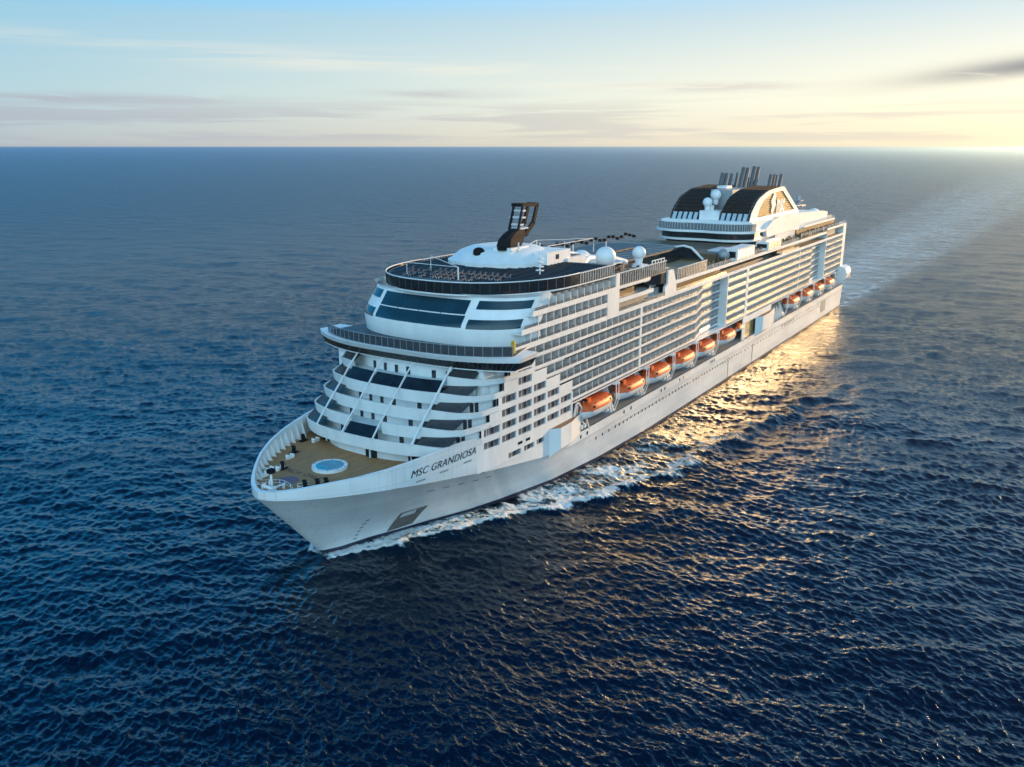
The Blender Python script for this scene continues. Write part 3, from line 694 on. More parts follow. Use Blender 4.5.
# ------------------------------------------------------------------ forward deckhouse with the big tilted windows
HZ = [34.56, 37.6, 38.6, 43.5, 44.25]; HN = [42.4, 41.9, 42.2, 46.6, 45.6]
def hp(y, z, out=0.):
    nose = I(z, HZ, HN)-out; b = 21.2; a = 15.; n = 2.7
    x = nose+a*(1-(1-min(.9999, abs(y)/b)**n)**(1/n)); return (x, y, z)
ys = [21.15*math.sin(t) for t in np.linspace(-math.pi/2, math.pi/2, 60)]
MB().loft([[hp(y, z) for y in ys] for z in HZ]).make('forward_deckhouse', 'white', ship, True)
fdh = bpy.data.objects['forward_deckhouse']
def hwin(name, y0, y1, z0, z1, m='tint', out=.12, ysk=0., label=None):
    rows = [[hp(y+ysk*(1-(z-z0)/(z1-z0)), z, out) for y in np.linspace(y0, y1, 14)] for z in np.linspace(z0, z1, 5)]
    return MB().loft(rows).make(name, m, fdh, True, label=label)
hwin('panorama_window', -10.2, 12.0, 38.15, 40.3, label='lower row of the big tilted blue glass front')
hwin('panorama_window', -10.0, 12.0, 40.5, 43.0, label='upper row of the big tilted blue glass front')
for y in (-4.6, .9, 6.4):
    m = MB(); m.beam(hp(y, 38.2, .2), hp(y, 43.0, .2), .08); m.make('window_mullion', 'tint', fdh)
for s in (-1, 1):
    ya, yb = sorted((s*(11.7 if s < 0 else 13.3), s*20.2)); hwin('corner_window', ya, yb, 41.5, 43.0)
    ya, yb = sorted((s*(11.2 if s < 0 else 13.0), s*19.9)); hwin('corner_window', ya, yb, 38.0, 39.7)
MB().box(57, 60, -19.4, 21.0, 34.5, 44).make('deckhouse_side', 'white', ship)
def rimcurve(off=0., cnt=70, nose=44.8):
    out = []
    for t in np.linspace(-math.pi/2, math.pi/2, cnt):
        y = 21.35*math.sin(t); n = 2.3; x = nose+off+26*(1-(1-min(1, abs(y)/21.35)**n)**(1/n)); out.append((x, y*(1-off*.01)))
    return out
rr = rimcurve(); m = MB(); m.slab(rr+[(88, 21.4), (88, -21.4)], 43.75, 44.05); m.make('sun_deck_slab', 'white', ship, True)
m = MB(); m.wall(rimcurve(.05), 44.05, 46.3, .1, -1); m.make('sun_deck_windscreen', 'glass', ship, label='dark glass screen curving round the forward sun deck')
sdw = bpy.data.objects['sun_deck_windscreen']
m = MB(); m.path([(x, y, 46.42) for x, y in rimcurve(0)], .12, 6); m.make('screen_rail', 'white', sdw)
m = MB()
for x, y in rimcurve(-.02)[::2]: m.beam((x, y, 44.05), (x, y, 46.3), .08)
m.make('screen_posts', 'bronze', sdw)
m = MB(); m.slab([(x+.4, y*.98) for x, y in rr]+[(88, 21), (88, -21)], 46.0, 46.12); sdk = m.make('sun_deck', 'darkdeck', ship, label='dark louvred roof deck inside the curved screen')
m = MB()
for x in np.arange(50, 86, 1.7):
    yb = min(20.2, 20.5*(1-max(0, (71-x)/26)**2.3)**.435-.6); m.box(x-.12, x+.12, -yb, yb, 46.12, 46.24)
m.make('roof_louvres', 'black', sdk)
# side screens 71..118 and 118..150
def screen(x0, x1, z0, z1, y=-21.4, every=1.15, name='side_windscreen'):
    o = MB().box(x0, x1, y-.04, y+.04, z0, z1).make(name, 'screen', ship)
    m = MB(); x = x0
    while x <= x1+.01: m.box(x-.06, x+.06, y-.08, y+.08, z0, z1); x += every
    m.box(x0, x1, y-.12, y+.12, z1, z1+.18); m.make('screen_frame', 'pale', o)
screen(71, 88, 44.05, 46.3); screen(88.4, 117.8, 41.3, 44.0, every=1.3); screen(126, 147.8, 38.1, 41.0, every=1.2)
screen(71, 88, 44.05, 46.3, y=21.4); screen(88.4, 117.8, 41.3, 44.0, y=21.4); screen(126, 147.8, 38.1, 41.0, y=21.4)
MB().box(88.5, 118, -21.2, 21.2, 41.0, 41.2).make('midship_deck', 'sunny', ship)
MB().box(118, 248, -21.2, 21.2, 37.9, 38.05).make('lido_deck', 'sunny', ship)
MB().box(247, 326, -21.2, 21.2, 34.9, 35.0).make('aft_deck', 'sunny', ship)

# lines of loungers on the forward sun deck
lounger_proto = None
def make_lounger():
    t = thing('sun_lounger', '', 'sun lounger', group='sun loungers set out on the forward sun deck')
    MB().box(0, 1.3, 0, .62, .28, .36).make('lounger_seat', 'cushion', t)
    MB().poly([(1.3, 0, .36), (1.3, .62, .36), (1.9, .62, .8), (1.9, 0, .8)]).poly([(1.3, 0, .3), (1.3, .62, .3), (1.92, .62, .74), (1.92, 0, .74)]).make('lounger_back', 'cushion', t)
    for x, y in ((.1, .05), (.1, .57), (1.2, .05), (1.2, .57)): MB().box(x-.04, x+.04, y-.04, y+.04, 0, .28).make('leg', 'pale', t)
    return t
def copy_thing(t, loc, rz=0, label=None):
    r = t.copy(); COL.objects.link(r); r.location = loc; r.rotation_euler = (0, 0, rz)
    if label: r['label'] = label
    for c in t.children:
        d = c.copy(); COL.objects.link(d); d.parent = r
        for g in c.children: e = g.copy(); COL.objects.link(e); e.parent = d
    return r
lp = make_lounger(); first = True
for j, xx in enumerate((49.5, 53.2, 56.9)):
    for y in np.arange(-13.5, 13.6, 1.5):
        if random.random() < .22 or (xx < 50 and abs(y) > 9): continue
        if first: lp.location = (xx, y, 46.13); lp['label'] = 'brown sun lounger standing on the dark sun deck behind the curved screen'; first = False
        else: copy_thing(lp, (xx+random.uniform(-.15, .15), y, 46.13), random.uniform(-.1, .1), lp['label'])

# white hump with the mast
def hump():
    rows = []
    for z, q in ((46.1, 1.), (46.9, 1.0), (47.05, .97), (48.9, .80), (49.7, .64), (50.0, .45), (50.05, .02)):
        row = []
        for a in np.linspace(0, 2*math.pi, 48, endpoint=False):
            row.append((80+11.5*q*math.copysign(abs(math.cos(a))**.8, math.cos(a))+(1-q)*3, 4.5+12.0*q*math.copysign(abs(math.sin(a))**.8, math.sin(a)), z))
        rows.append(row)
    m = MB().loft(rows, close=True); return m.make('mast_house', 'white', ship, True, label='rounded white deckhouse under the black mast')
hm = hump()
d = MB(); d.tube((72.2, 5.6, 48.3), (71.6, 5.2, 49.3), 1.3, 1.3, 20); d.make('oval_vent', 'black', hm)
MB().box(79, 90, -8.5, 5, 46.1, 49.0).make('mast_house_aft', 'white', ship); MB().box(83, 84.4, -8.58, -8.5, 47.2, 48.3).make('small_window', 'door', bpy.data.objects['mast_house_aft'])
MB().box(88, 97, -9, 6, 41.2, 46.9).make('technical_house', 'white', ship)
MB().box(88.5, 96, -8, -2, 46.95, 47.1).make('technical_house_roof', 'darkdeck', ship)
m = MB(); yy = 0
# black mast: raked base and open loop
for s in (-1.3, 1.3):
    pts = [(72.6, s, 50.0), (73.2, s, 52.2), (76.0, s, 53.4), (77.6, s, 54.6), (78.6, s, 57.4), (80.2, s, 59.4), (82.0, s, 59.7), (87.4, s, 59.4), (86.9, s, 57.4), (85.4, s, 54.6), (83.6, s, 52.6), (80.8, s, 50.8), (79.6, s, 49.6)]
    inner_ = [(78.2, s, 54.3), (79.2, s, 57.0), (80.6, s, 58.6), (85.8, s, 58.5), (85.3, s, 57.0), (83.9, s, 54.8), (82.6, s, 53.8)]
rows = []
for z, xa, xb, w in ((49.6, 72.6, 79.0, 1.6), (50.8, 72.4, 80.0, 1.7), (52.0, 73.0, 81.2, 1.5), (53.0, 74.6, 82.2, 1.4), (53.8, 76.6, 83.0, 1.1), (54.1, 78.2, 82.8, 0.9)):
    rows.append([(xa, 0, z), (xa+.5, -w*.7, z), (xa+1.8, -w, z), (xb-.6, -w, z), (xb, -w*.5, z), (xb, w*.5, z), (xb-.6, w, z), (xa+1.8, w, z), (xa+.5, w*.7, z)])
m.loft(rows, close=True); m.poly(rows[-1])
for s in (-1.2, 1.2):
    m.beam((81.4, s, 52.6), (85.0, s, 55.2), .5, 1.1); m.beam((84.8, s, 54.9), (86.6, s, 59.0), .5, 1.0); m.beam((87.0, s, 59.1), (80.2, s, 59.4), .5, .75)
    m.beam((78.2, s, 53.8), (80.4, s, 59.4), .45, .5)
m.box(86.2, 87.0, -1.4, 1.4, 58.7, 59.6); m.box(79.6, 80.8, -1.5, 1.5, 59, 59.7)
mo = m.make('black_mast', 'black', hm, label='black mast shaped like a raked open loop')
m = MB()
for z, w in ((54.8, 1.6), (56.4, 1.8), (57.9, 1.5)): m.box(78.6+(z-54)*.36-.2, 79.2+(z-54)*.36+.5, -w, w, z, z+.35)
m.box(79, 83.5, -1.4, 1.4, 53.9, 54.2); m.make('radar_scanner', 'pale', mo)
MB().box(73.4, 81, -2.4, 2.4, 48.9, 50.2).make('mast_foot', 'white', hm)
m = MB().tube((75.2, -3.2, 48.0), (75.2, -3.2, 51.4), .18); m.box(74.6, 75.8, -3.5, -2.9, 49.6, 49.9); m.make('small_mast', 'pale', hm)
m = MB().tube((66, -14.3, 46.1), (66, -14.3, 50.8), .16)
for z in (46.9, 47.7, 48.6, 49.5): m.box(65.6, 66.4, -15.1, -13.5, z, z+.2)
m.make('antenna_mast', 'white', ship, label='slim white antenna mast with crossbars on the sun deck')
m = MB().tube((50.0, -4.6, 44.1), (50.0, -4.6, 48.8), .15); m.beam((50, -4.6, 48.8), (58, 8.5, 49.4), .1); m.beam((50, -4.6, 48.8), (50.4, 9.0, 48.8), .1); m.beam((58, 8.5, 44.1), (58, 8.5, 49.4), .1); m.beam((50.4, 9, 44.1), (50.4, 9, 48.8), .1)
m.make('awning_frame', 'white', ship)
# white awnings, slides and tubes amidships
m = MB()
for i in range(5):
    y = -6+i*3.4; m.path([(98+6*i % 9, y, 42.2+i*.3), (106, y+1.5, 44.6+.5*math.sin(i)), (116, y+1, 43.8+.4*math.cos(i*2)), (124, y-1, 42.0)], .85, 10)
m.make('water_slide_tube', 'white', ship, True, label='white water slide tubes curling above the midship deck')
m = MB()
for i in range(4): m.sphere((103+i*6, 2+3*(i % 2), 41.2), 3.2, 18, 8, z0=0, sz=1.15)
m.make('white_awning', 'white', ship, True)
m = MB()
for x, y in ((96, 12), (101, 4), (107, 10), (112, 14), (118, 6), (124, 12), (130, 2), (136, 9), (90, 6)):
    m.beam((x, y, 41.2 if x < 118 else 38.1), (x, y, 47.8 if x < 118 else 46.6), .22)
for a, b in (((90, 6, 47.8), (112, 14, 47.8)), ((101, 4, 47.8), (136, 9, 46.6)), ((112, 14, 47.8), (136, 9, 46.6))): m.beam(a, b, .14)
m.make('rope_course_frame', 'pale', ship, label='thin frames of the rope course standing over the deck')
m = MB()
for i in range(26):
    t = i/25; m.box(98+t*60, 98.7+t*60, 12-t*6, 13-t*6, 45.6+.5*math.sin(i*1.7), 46.4+.5*math.sin(i*1.7))
m.make('rope_course_platforms', 'black', ship)
m = MB()
for i in range(150):
    x = random.uniform(91, 122); y = random.uniform(-17.5, 17); zb = 41.2 if x < 117.5 else 38.06; w = random.uniform(.3, 1.0)
    m.box(x-w, x+w, y-.35, y+.35, zb, zb+random.uniform(.4, 1.5))
o = m.make('deck_furniture', 'cushion', ship); o['kind'] = 'stuff'
for x0, y0, x1, y1, z, mt in ((92, -14, 98, -9, 44.2, 'darkdeck'), (99, 7, 113, 15, 44.4, 'grey'), (104, -13, 111, -6, 43.9, 'paledeck'), (112, -4, 118, 5, 43.4, 'darkdeck')):
    m = MB().box(x0, x1, y0, y1, z, z+.3)
    for x in (x0+.3, x1-.3):
        for y in (y0+.3, y1-.3): m.beam((x, y, 41.2), (x, y, z), .22)
    m.make('deck_canopy', mt, ship)
# radomes
def radome(x, y, z, r):
    m = MB().sphere((x, y, z), r, 28, 18, z0=-.8); o = m.make('radome', 'white', ship, True); MB().tube((x, y, z-r*1.7), (x, y, z-r*.7), r*.5, r*.62, 20).make('radome_base', 'white', o, True)
radome(93.8, -15.9, 47.1, 2.45); radome(117.5, -13.8, 45.6, 1.75)
MB().box(115.5, 119.5, -15.6, -12, 38.2, 42.6).make('radome_house', 'white', ship)
m = MB()
for x in np.arange(119, 127.5, 2.0): m.box(x, x+.2, -17, -16.8, 41.3, 43.4)
m.box(119, 127.2, -17, -16.8, 43.4, 43.6); m.make('railing_frame', 'white', ship)

# ------------------------------------------------------------------ pool area: dark sliding roof, arch, cabins
m = MB(); m.slab([(124, -6), (124, 17), (168, 17), (168, -6)], 41.6, 42.1); m.slab([(118, 4), (118, 18), (160, 18), (160, 4)], 42.3, 42.7); m.make('sliding_pool_roof', 'darkdeck', ship, label='dark flat sliding roof over the pool')
m = MB()
for x in np.arange(124, 168.1, 4): m.box(x-.1, x+.1, -6, 17, 42.1, 42.3)
m.make('roof_ribs', 'grey', bpy.data.objects['sliding_pool_roof'])
MB().box(124.5, 167.5, -5.9, 16.9, 38.1, 41.6).make('pool_side_glazing', 'glass', ship)
m = MB(); m.slab([(166, -17.5), (166, 18), (196, 18), (196, -17.5)], 38.06, 40.6); m.make('pool_bar_house', 'bronze', ship)
M['paleblue'] = mat('pale_blue_roof', (.40, .50, .55), .5, noise=.15)
MB().box(162, 178, 1, 16, 40.62, 41.2).make('pale_roof', 'paleblue', ship); MB().box(172, 184, -17, -12.5, 40.62, 41.0).make('pale_roof', 'paleblue', ship)
m = MB(); pts = [(165.4, 1.8, 38.6), (165.4, -4.6, 42.2), (165.4, -7.2, 42.7), (165.4, -9.8, 42.2), (165.4, -13.8, 38.8)]
for a, b in zip(pts, pts[1:]): m.beam(a, b, .6, .5)
m.make('entrance_arch', 'white', ship, label='white arch over the dark glazed bar front')
MB().poly([(165.7, *p[1:]) for p in pts]).make('arch_glazing', 'glass', bpy.data.objects['entrance_arch'])
m = MB(); m.slab([(165.0, 4.6), (165.0, -5.2), (165.0, -15.6), (180, -15.6), (180, 4.6)], 42.8, 43.1); 
for x, w_, z in ((173.5, 13, 0), (205, 16, 0)): pass
def cabin_box(x0, x1, zr, label):
    o = MB().box(x0, x1, -21.9, -17.5, 38.1, zr).make('lift_cabin', 'white', ship, label=label)
    MB().box(x0-.06, x0, -21.4, -18, 38.9, zr-.7).make('cabin_window', 'glass', o)
    w = (x1-x0-1.6)/4
    for i in range(4): MB().box(x0+.6+i*w, x0+.6+i*w+w*.8, -21.98, -21.9, 38.8, zr-.7).make('cabin_window', 'glass', o)
cabin_box(173, 190.5, 41.6, 'white cabin with dark windows below the funnel house'); cabin_box(205.5, 221, 41.0, 'longer white cabin with dark glazing farther aft')
m = MB().sphere((170, -18.5, 40), 1.9, 18, 10); m.make('stone_dome', 'grey', ship, True)
# people, tables and parasols as dark clutter along the rail: railings
def railing(x0, x1, y, z, h=1.1, name='guard_railing'):
    m = MB(); x = x0
    while x <= x1: m.box(x-.04, x+.04, y-.04, y+.04, z, z+h); x += 1.5
    for q in (.4, .75, 1.): m.box(x0, x1, y-.03, y+.03, z+h*q-.03, z+h*q+.03)
    m.make(name, 'pale', ship)
railing(148, 172, -21.3, 38.1); railing(190.7, 205, -21.3, 38.1); railing(221.3, 247, -21.3, 38.1)
m = MB()
for i in range(70):
    x = random.choice((random.uniform(150, 172), random.uniform(191, 204), random.uniform(222, 246))); y = random.uniform(-20.8, -17.9)
    m.box(x-.35, x+.35, y-.35, y+.35, 38.06, 38.06+random.uniform(.7, 1.7))
o = m.make('deck_furniture', 'bronze', ship); o['kind'] = 'stuff'

# ------------------------------------------------------------------ funnel house
def lens(x, b=17.6, a=7., cnt=40, n=2.4, dx=0.):
    out = []
    for t in np.linspace(-math.pi/2, math.pi/2, cnt):
        y = b*math.sin(t); out.append((x+a*(1-max(0, 1-min(1, abs(y)/b)**n)**(1/n))+dx+.7*math.cos(y*.33), y))
    return out
def lens_ring(x, b, z0, z1, m_, name, xe=285, label=None):
    c = lens(x, b); m = MB(); m.slab(c+[(xe, b), (xe, -b)], z0, z1); return m.make(name, m_, ship, True, label=label)
lens_ring(200.5, 15.8, 38.06, 41.0, 'glass', 'funnel_house_lower', 240)
lens_ring(197.8, 17.0, 41.0, 41.7, 'white', 'lower_white_band', 246, label='lower wavy white band round the funnel house')
lens_ring(198.6, 16.8, 41.7, 43.9, 'glass', 'dark_window_band', 246)
lens_ring(196.2, 18.0, 43.9, 44.7, 'white', 'upper_white_band', 262, label='upper wavy white band round the funnel house')
c = lens(196.6, 17.7); m = MB(); m.wall(c+[(232, 17.7)] if 0 else c, 44.7, 47.0, .08, -1); o = m.make('funnel_deck_screen', 'screen', ship)
m = MB()
for p in lens(196.5, 17.7, cnt=48): m.beam((p[0], p[1], 44.7), (p[0], p[1], 47.0), .07)
m.path([(x, y, 47.1) for x, y in c], .08, 6); m.make('screen_posts', 'pale', o)
MB().box(203, 262, -16.4, 16.4, 44.7, 47.6).make('funnel_base', 'white', ship)
# long white flank aft of the lens
m = MB()
prof = [(216, 41.7), (246, 41.6), (262, 41.0), (296, 41.0), (303, 42.0), (303, 45.4), (296, 46.2), (262, 47.4), (232, 47.8), (222, 47.0), (214, 44.6)]
for sd_ in (-1, 1):
    m.poly([(x, sd_*18.1, z) for x, z in prof])
n = len(prof)
for i in range(n):
    j = (i+1) % n; m.poly([(prof[i][0], -18.1, prof[i][1]), (prof[j][0], -18.1, prof[j][1]), (prof[j][0], 18.1, prof[j][1]), (prof[i][0], 18.1, prof[i][1])])
m.make('funnel_flank', 'white', ship, label='long white flank running aft from the funnel')
MB().box(228, 300, -17.6, 17.6, 35.1, 41.5).make('aft_deckhouse', 'white', ship)
# shells
def shell(sd_):
    ya, yb = 14.3, 4.0
    def prof(y):   # front profile from base to crown
        k = (ya-abs(y))/(ya-yb)
        return [(206-4*k*0+I(t, [0, .25, .5, .75, 1], [0, 2.2, 8.5, 19.5, 36]), I(t, [0, .25, .5, .75, 1], [47.0, 50.6, 54.6, 57.1, 58.0])-.0) for t in np.linspace(0, 1, 14)]
    rows = [[(x, sd_*y, z) for x, z in prof(y)] for y in np.linspace(yb, ya, 12)]
    rows = list(map(list, zip(*rows)))
    top = [[(x, sd_*y, z) for y in np.linspace(yb, ya, 12)] for x, z in ((246, 57.9), (252, 55.4), (270, 47.4))]
    m = MB().loft(rows); m.loft([rows[-1]]+top)
    o = m.make('funnel_shell', 'lattice', ship, True, label='dark curved shell of the funnel, ' + ('port side' if sd_ < 0 else 'starboard side'))
    # lattice ribs
    m = MB()
    for y in np.linspace(yb, ya, 12):
        pr_ = prof(y); 
        for a, b in zip(pr_, pr_[1:]): m.beam((a[0]-.15, sd_*y, a[1]+.1), (b[0]-.15, sd_*y, b[1]+.1), .22)
    for i in range(2, 14): a = prof(0)[i]; m.beam((a[0]-.15, sd_*yb, a[1]+.1), (a[0]-.15, sd_*ya, a[1]+.1), .2)
    m.make('shell_ribs', 'black', o)
    m = MB()
    for y in np.linspace(yb+1, ya-1.4, 5): a, b = prof(0)[0], prof(0)[3]; m.beam((a[0]-.4, sd_*y, a[1]+.4), (b[0]-.6, sd_*y, b[1]-.4), 1.3, .1)
    m.make('shell_window', 'paleblue', o)
    return o, prof(ya)
s1, pf = shell(-1); s2, _ = shell(1)
# white sail with gold louvres on each flank
for sd_, s_ in ((-1, s1), (1, s2)):
    outer = [(x, z) for x, z in pf]+[(246.0, 57.9), (270, 47.4)]
    yy = sd_*14.55
    cx_, cz_ = 236, 51.3
    def shrink(p, k=.74): return (cx_+(p[0]-cx_)*k+1.0, cz_+(p[1]-cz_)*k+.2)
    inn = [shrink(p) for p in outer]; m = MB(); n = len(outer)
    for i in range(n):
        j = (i+1) % n
        a, b, c_, d_ = outer[i], outer[j], inn[j], inn[i]
        m.poly([(a[0], yy, a[1]), (b[0], yy, b[1]), (c_[0], yy, c_[1]), (d_[0], yy, d_[1])])
        m.poly([(a[0], yy, a[1]), (b[0], yy, b[1]), (b[0], yy-sd_*1.2, b[1]), (a[0], yy-sd_*1.2, a[1])])
    m.make('sail_frame', 'white', s_, label='white D shaped frame on the funnel flank')
    MB().poly([(p[0], yy-sd_*.5, p[1]) for p in inn]).make('louvre_backing', 'bronze', s_)
    m = MB(); zs = np.arange(47.9, 56.6, .8)
    for z in zs:
        xs_ = []
        for i in range(n):
            (xa, za), (xb, zb) = inn[i], inn[(i+1) % n]
            if (za-z)*(zb-z) < 0: xs_.append(xa+(xb-xa)*(z-za)/(zb-za))
        if len(xs_) >= 2: m.box(min(xs_), max(xs_), min(yy-sd_*.45, yy-sd_*.2), max(yy-sd_*.45, yy-sd_*.2), z-.13, z+.13)
    m.make('louvres', 'funnelgold', s_)
    # emblem: spearhead star over three letters' strokes
    e = MB(); f0, f1 = yy-sd_*.15, yy+sd_*.02
    def flat(pts): e.poly([(x, f1, z) for x, z in pts]); e.poly([(x, f0, z) for x, z in pts])
    flat([(232.6, 48.2), (234.3, 50.0), (236.6, 51.6), (235.2, 53.4), (236.0, 55.0), (234.2, 56.9), (232.4, 55.0), (230.0, 53.2), (231.6, 51.4), (230.6, 49.8)])
    e.make('funnel_emblem', 'white', s_)
    for (cx0, w) in ((240.2, .9), (242.6, .7), (244.8, .7)):
        pass
    me = text_mesh('m\ns\nc', 1.0) if 0 else text_mesh('msc', 1.0, offs=.04)
    xs = [v.co.x for v in me.vertices]; w_ = max(xs); zh = max(v.co.y for v in me.vertices)
    for v in me.vertices: v.co = (237.6+v.co.x/w_*10.4 if sd_ < 0 else 248.0-v.co.x/w_*10.4, yy+sd_*.03, 48.9+v.co.y/zh*4.6)
    me.materials.append(M['white']); o = D.objects.new('funnel_lettering', me); COL.objects.link(o); o.parent = s_; o['label'] = 'white letters msc on the gold louvres'
# things between the shells
MB().box(206.5, 214, -3.6, 3.6, 44.7, 50.6).make('white_blockhouse', 'white', ship); radome(215.5, 1.2, 55.6, 1.9); radome(210.5, 2.3, 53.3, 1.7)
MB().tube((212.8, 1.8, 47.6), (212.8, 1.8, 52.2), 1.3, 1.1, 16).make('radome_pedestal', 'white', ship)
MB().box(218, 266, -4, 4, 47, 57.4).make('stack_casing', 'grey', ship); MB().box(226, 232, 1.0, 4.6, 57.5, 58.4).make('stack_platform', 'white', ship)
m_ = 0
for x, y, zb, zt, r in ((232.5, 6.0, 57.8, 63.3, .75), (234.5, 5.0, 57.8, 63.2, .75), (237.5, 4.2, 57.8, 63.0, .6), (245.0, 4.4, 57.8, 63.2, .5),
                        (239.6, 0.8, 57.3, 65.2, .8), (242.0, 0.0, 57.3, 65.0, .8), (244.6, -.6, 57.3, 61.5, .45), (249.6, -.2, 57.3, 65.4, .8), (252.0, -1.0, 57.3, 65.2, .75),
                        (257.2, -5.0, 56.5, 62.3, .7), (261.2, -5.2, 56.5, 62.3, .6), (264.2, -5.4, 56.3, 62.0, .5), (269.6, -5.5, 56.0, 62.2, .7)):
    zt -= .7
    o = MB().tube((x, y, zb-1.2), (x+4.2*(zt-zb)/7, y, zt), r, r, 14).make('exhaust_pipe', 'stack', ship, True)
    MB().tube((x+4.2*(zt-zb)/7-.05, y, zt-.4), (x+4.2*(zt-zb)/7+.05, y, zt+.08), r*.8, r*.8, 12).make('pipe_mouth', 'black', o)
# aft mast and railings
m = MB(); m.tube((306, -4, 41), (307.5, -4, 51.5), 1.5, .8, 14); m.box(304, 310, -7, -1, 47, 47.5); m.box(305, 309, -6, -2, 49.2, 49.6); m.beam((296, -8, 46), (304, -5, 47.4), .3); m.beam((292, -8, 46), (296, -8, 46), .3)
m.make('aft_mast', 'grey', ship)
m = MB()
for y in (-9, -4, 2, 8): m.beam((272, y, 48.6), (300, y, 48.2), .35)
for x in (275, 285, 295): m.beam((x, -9, 48.4), (x, 8, 48.4), .35); m.beam((x, -9, 46), (x, -9, 48.4), .3); m.beam((x, 8, 46), (x, 8, 48.4), .3)
m.make('aft_gantry', 'grey', ship)
MB().tube((302, -12, 44.2), (306, -12, 44.2), 2.2, 2.2, 16).make('aft_drum', 'white', ship)
# aft upper tiers
def tier(x0, x1, z, y0=-21.4, h=.9, mwall='bronze', inset=2.2, zt=None):
    MB().box(x0, x1, y0, y0+.2, z, z+h).box(x0, x1, y0+.2, y0+inset+.2, z, z+.2).make('aft_parapet', 'white', ship)
    MB().box(x0, x1, y0+inset, y0+inset+.2, z+.2, (zt or z+2.9)).make('aft_gallery_wall', mwall, ship)
tier(247.6, 290.8, 37.1, zt=39.2); tier(291.6, 326.5, 38.3, zt=39.5)
tier(225, 247, 35.1, h=.8, zt=37.1)
MB().box(291.6, 321.6, -19.3, -19.2, 35.1, 38.3).make('aft_gallery_wall', 'cabin', ship)
MB().box(250, 326, -21.2, 21.2, 38.0, 38.2).make('stern_deck', 'sunny', ship)
tier(262, 312, 41.6, -19.4, .7, 'cabin', 1.5, 43.6)
MB().box(262, 312, -19.2, 19.2, 41.4, 41.6).make('stern_upper_deck', 'sunny', ship)
MB().box(255, 318, -17.9, 17.9, 38.2, 41.4).make('stern_house', 'bronze', ship)
railing(250, 290, -21.2, 39.0); railing(292, 326, -21.2, 39.2); railing(262, 312, -19.2, 42.3)
m = MB()
for i in range(60):
    x = random.uniform(252, 322); y = random.uniform(-20.6, -18.6); m.box(x-.4, x+.4, y-.35, y+.35, 38.2, 38.2+random.uniform(.8, 2.2))
for i in range(16):
    x = random.uniform(292, 322); y = random.uniform(-14, 14); h = random.uniform(.8, 3); m.box(x-1, x+1, y-1, y+1, 38.2, 41+h*.8)
o = m.make('deck_furniture', 'bronze', ship); o['kind'] = 'stuff'

# ------------------------------------------------------------------ boat deck recess, sponsons, davits
for sd_ in (-1, 1):
    a, b = sorted((sd_*21.5, sd_*17.2))
    MB().box(68.2, 331, a, b, 10.55, 10.8).make('boat_deck', 'grey', ship)
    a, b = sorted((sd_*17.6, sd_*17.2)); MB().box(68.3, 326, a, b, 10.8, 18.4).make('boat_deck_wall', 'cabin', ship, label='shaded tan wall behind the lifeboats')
    a, b = sorted((sd_*21.5, sd_*17.6))
    MB().box(68.2, 321, a, b, 18.1, 18.4).make('boat_deck_ceiling', 'white', ship)
    # solid plating between the two boat pockets, with a wide opening
    a, b = sorted((sd_*21.52, sd_*21.2))
    MB().box(184.5, 187.5, a, b, 10.8, 18.4).box(187.5, 216, a, b, 16.2, 18.4).box(210, 216, a, b, 10.8, 16.2).make('side_wall', 'white', ship)
    MB().box(67.8, 68.3, min(sd_*21.52, sd_*17), max(sd_*21.52, sd_*17), 10.8, 19.4).make('side_wall', 'white', ship)
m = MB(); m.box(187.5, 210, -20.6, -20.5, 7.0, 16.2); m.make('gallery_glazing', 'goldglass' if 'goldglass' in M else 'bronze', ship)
def sponson(x0, z0, z1, label, k=1.):
    a = [(x0, -21.45), (x0+2.3*k, -23.0), (x0+7*k, -22.9), (x0+14*k, -21.45)]
    n0 = [(x, y, z0) for x, y in a]; n1 = [(x, y, z1) for x, y in a]; nb = [(x, y, z0-1.6) for x, y in [(p[0], -21.4) for p in a]]
    m = MB(); m.loft([nb, n0, n1]); o = m.make('sponson', 'white', ship, label=label)
    MB().poly([(x, y, z1+.01) for x, y in a[:2]+[(x0+11*k, -21.45)]]).poly([(x, y, z1+.005) for x, y in a]).make('sponson_top', 'brown', o)
    return o
sponson(58.4, 10.3, 15.0, 'fairing bulging from the hull ahead of the first lifeboat, its forward face in blue shade')
sponson(198.5, 11.0, 16.2, 'fairing bulging from the hull ahead of the after lifeboats, its forward face in blue shade', 1.6)
m = MB(); oct_ = [(-21.4, 14.4), (-23.6, 13.6), (-25.1, 14.8), (-25.5, 17.2), (-24.7, 19.4), (-22.8, 20.2), (-21.4, 19.8)]
m.poly([(319, y, z) for y, z in oct_]); m.poly([(328.5, y*.93-1.4, z) for y, z in oct_]); m.loft([[(319, y, z) for y, z in oct_], [(328.5, y*.93-1.4, z) for y, z in oct_]], close=True)
m.make('stern_sponson', 'white', ship, label='faceted white housing on the stern quarter, blue grey in shade')
m = MB(); m.box(327, 335, -24.5, -21.5, 13.8, 14.2); m.beam((334, -24.4, 14), (334, -24.4, 18), .2); m.beam((331.5, -24.4, 18), (334, -24.4, 18), .2); m.make('stern_platform', 'grey', ship)
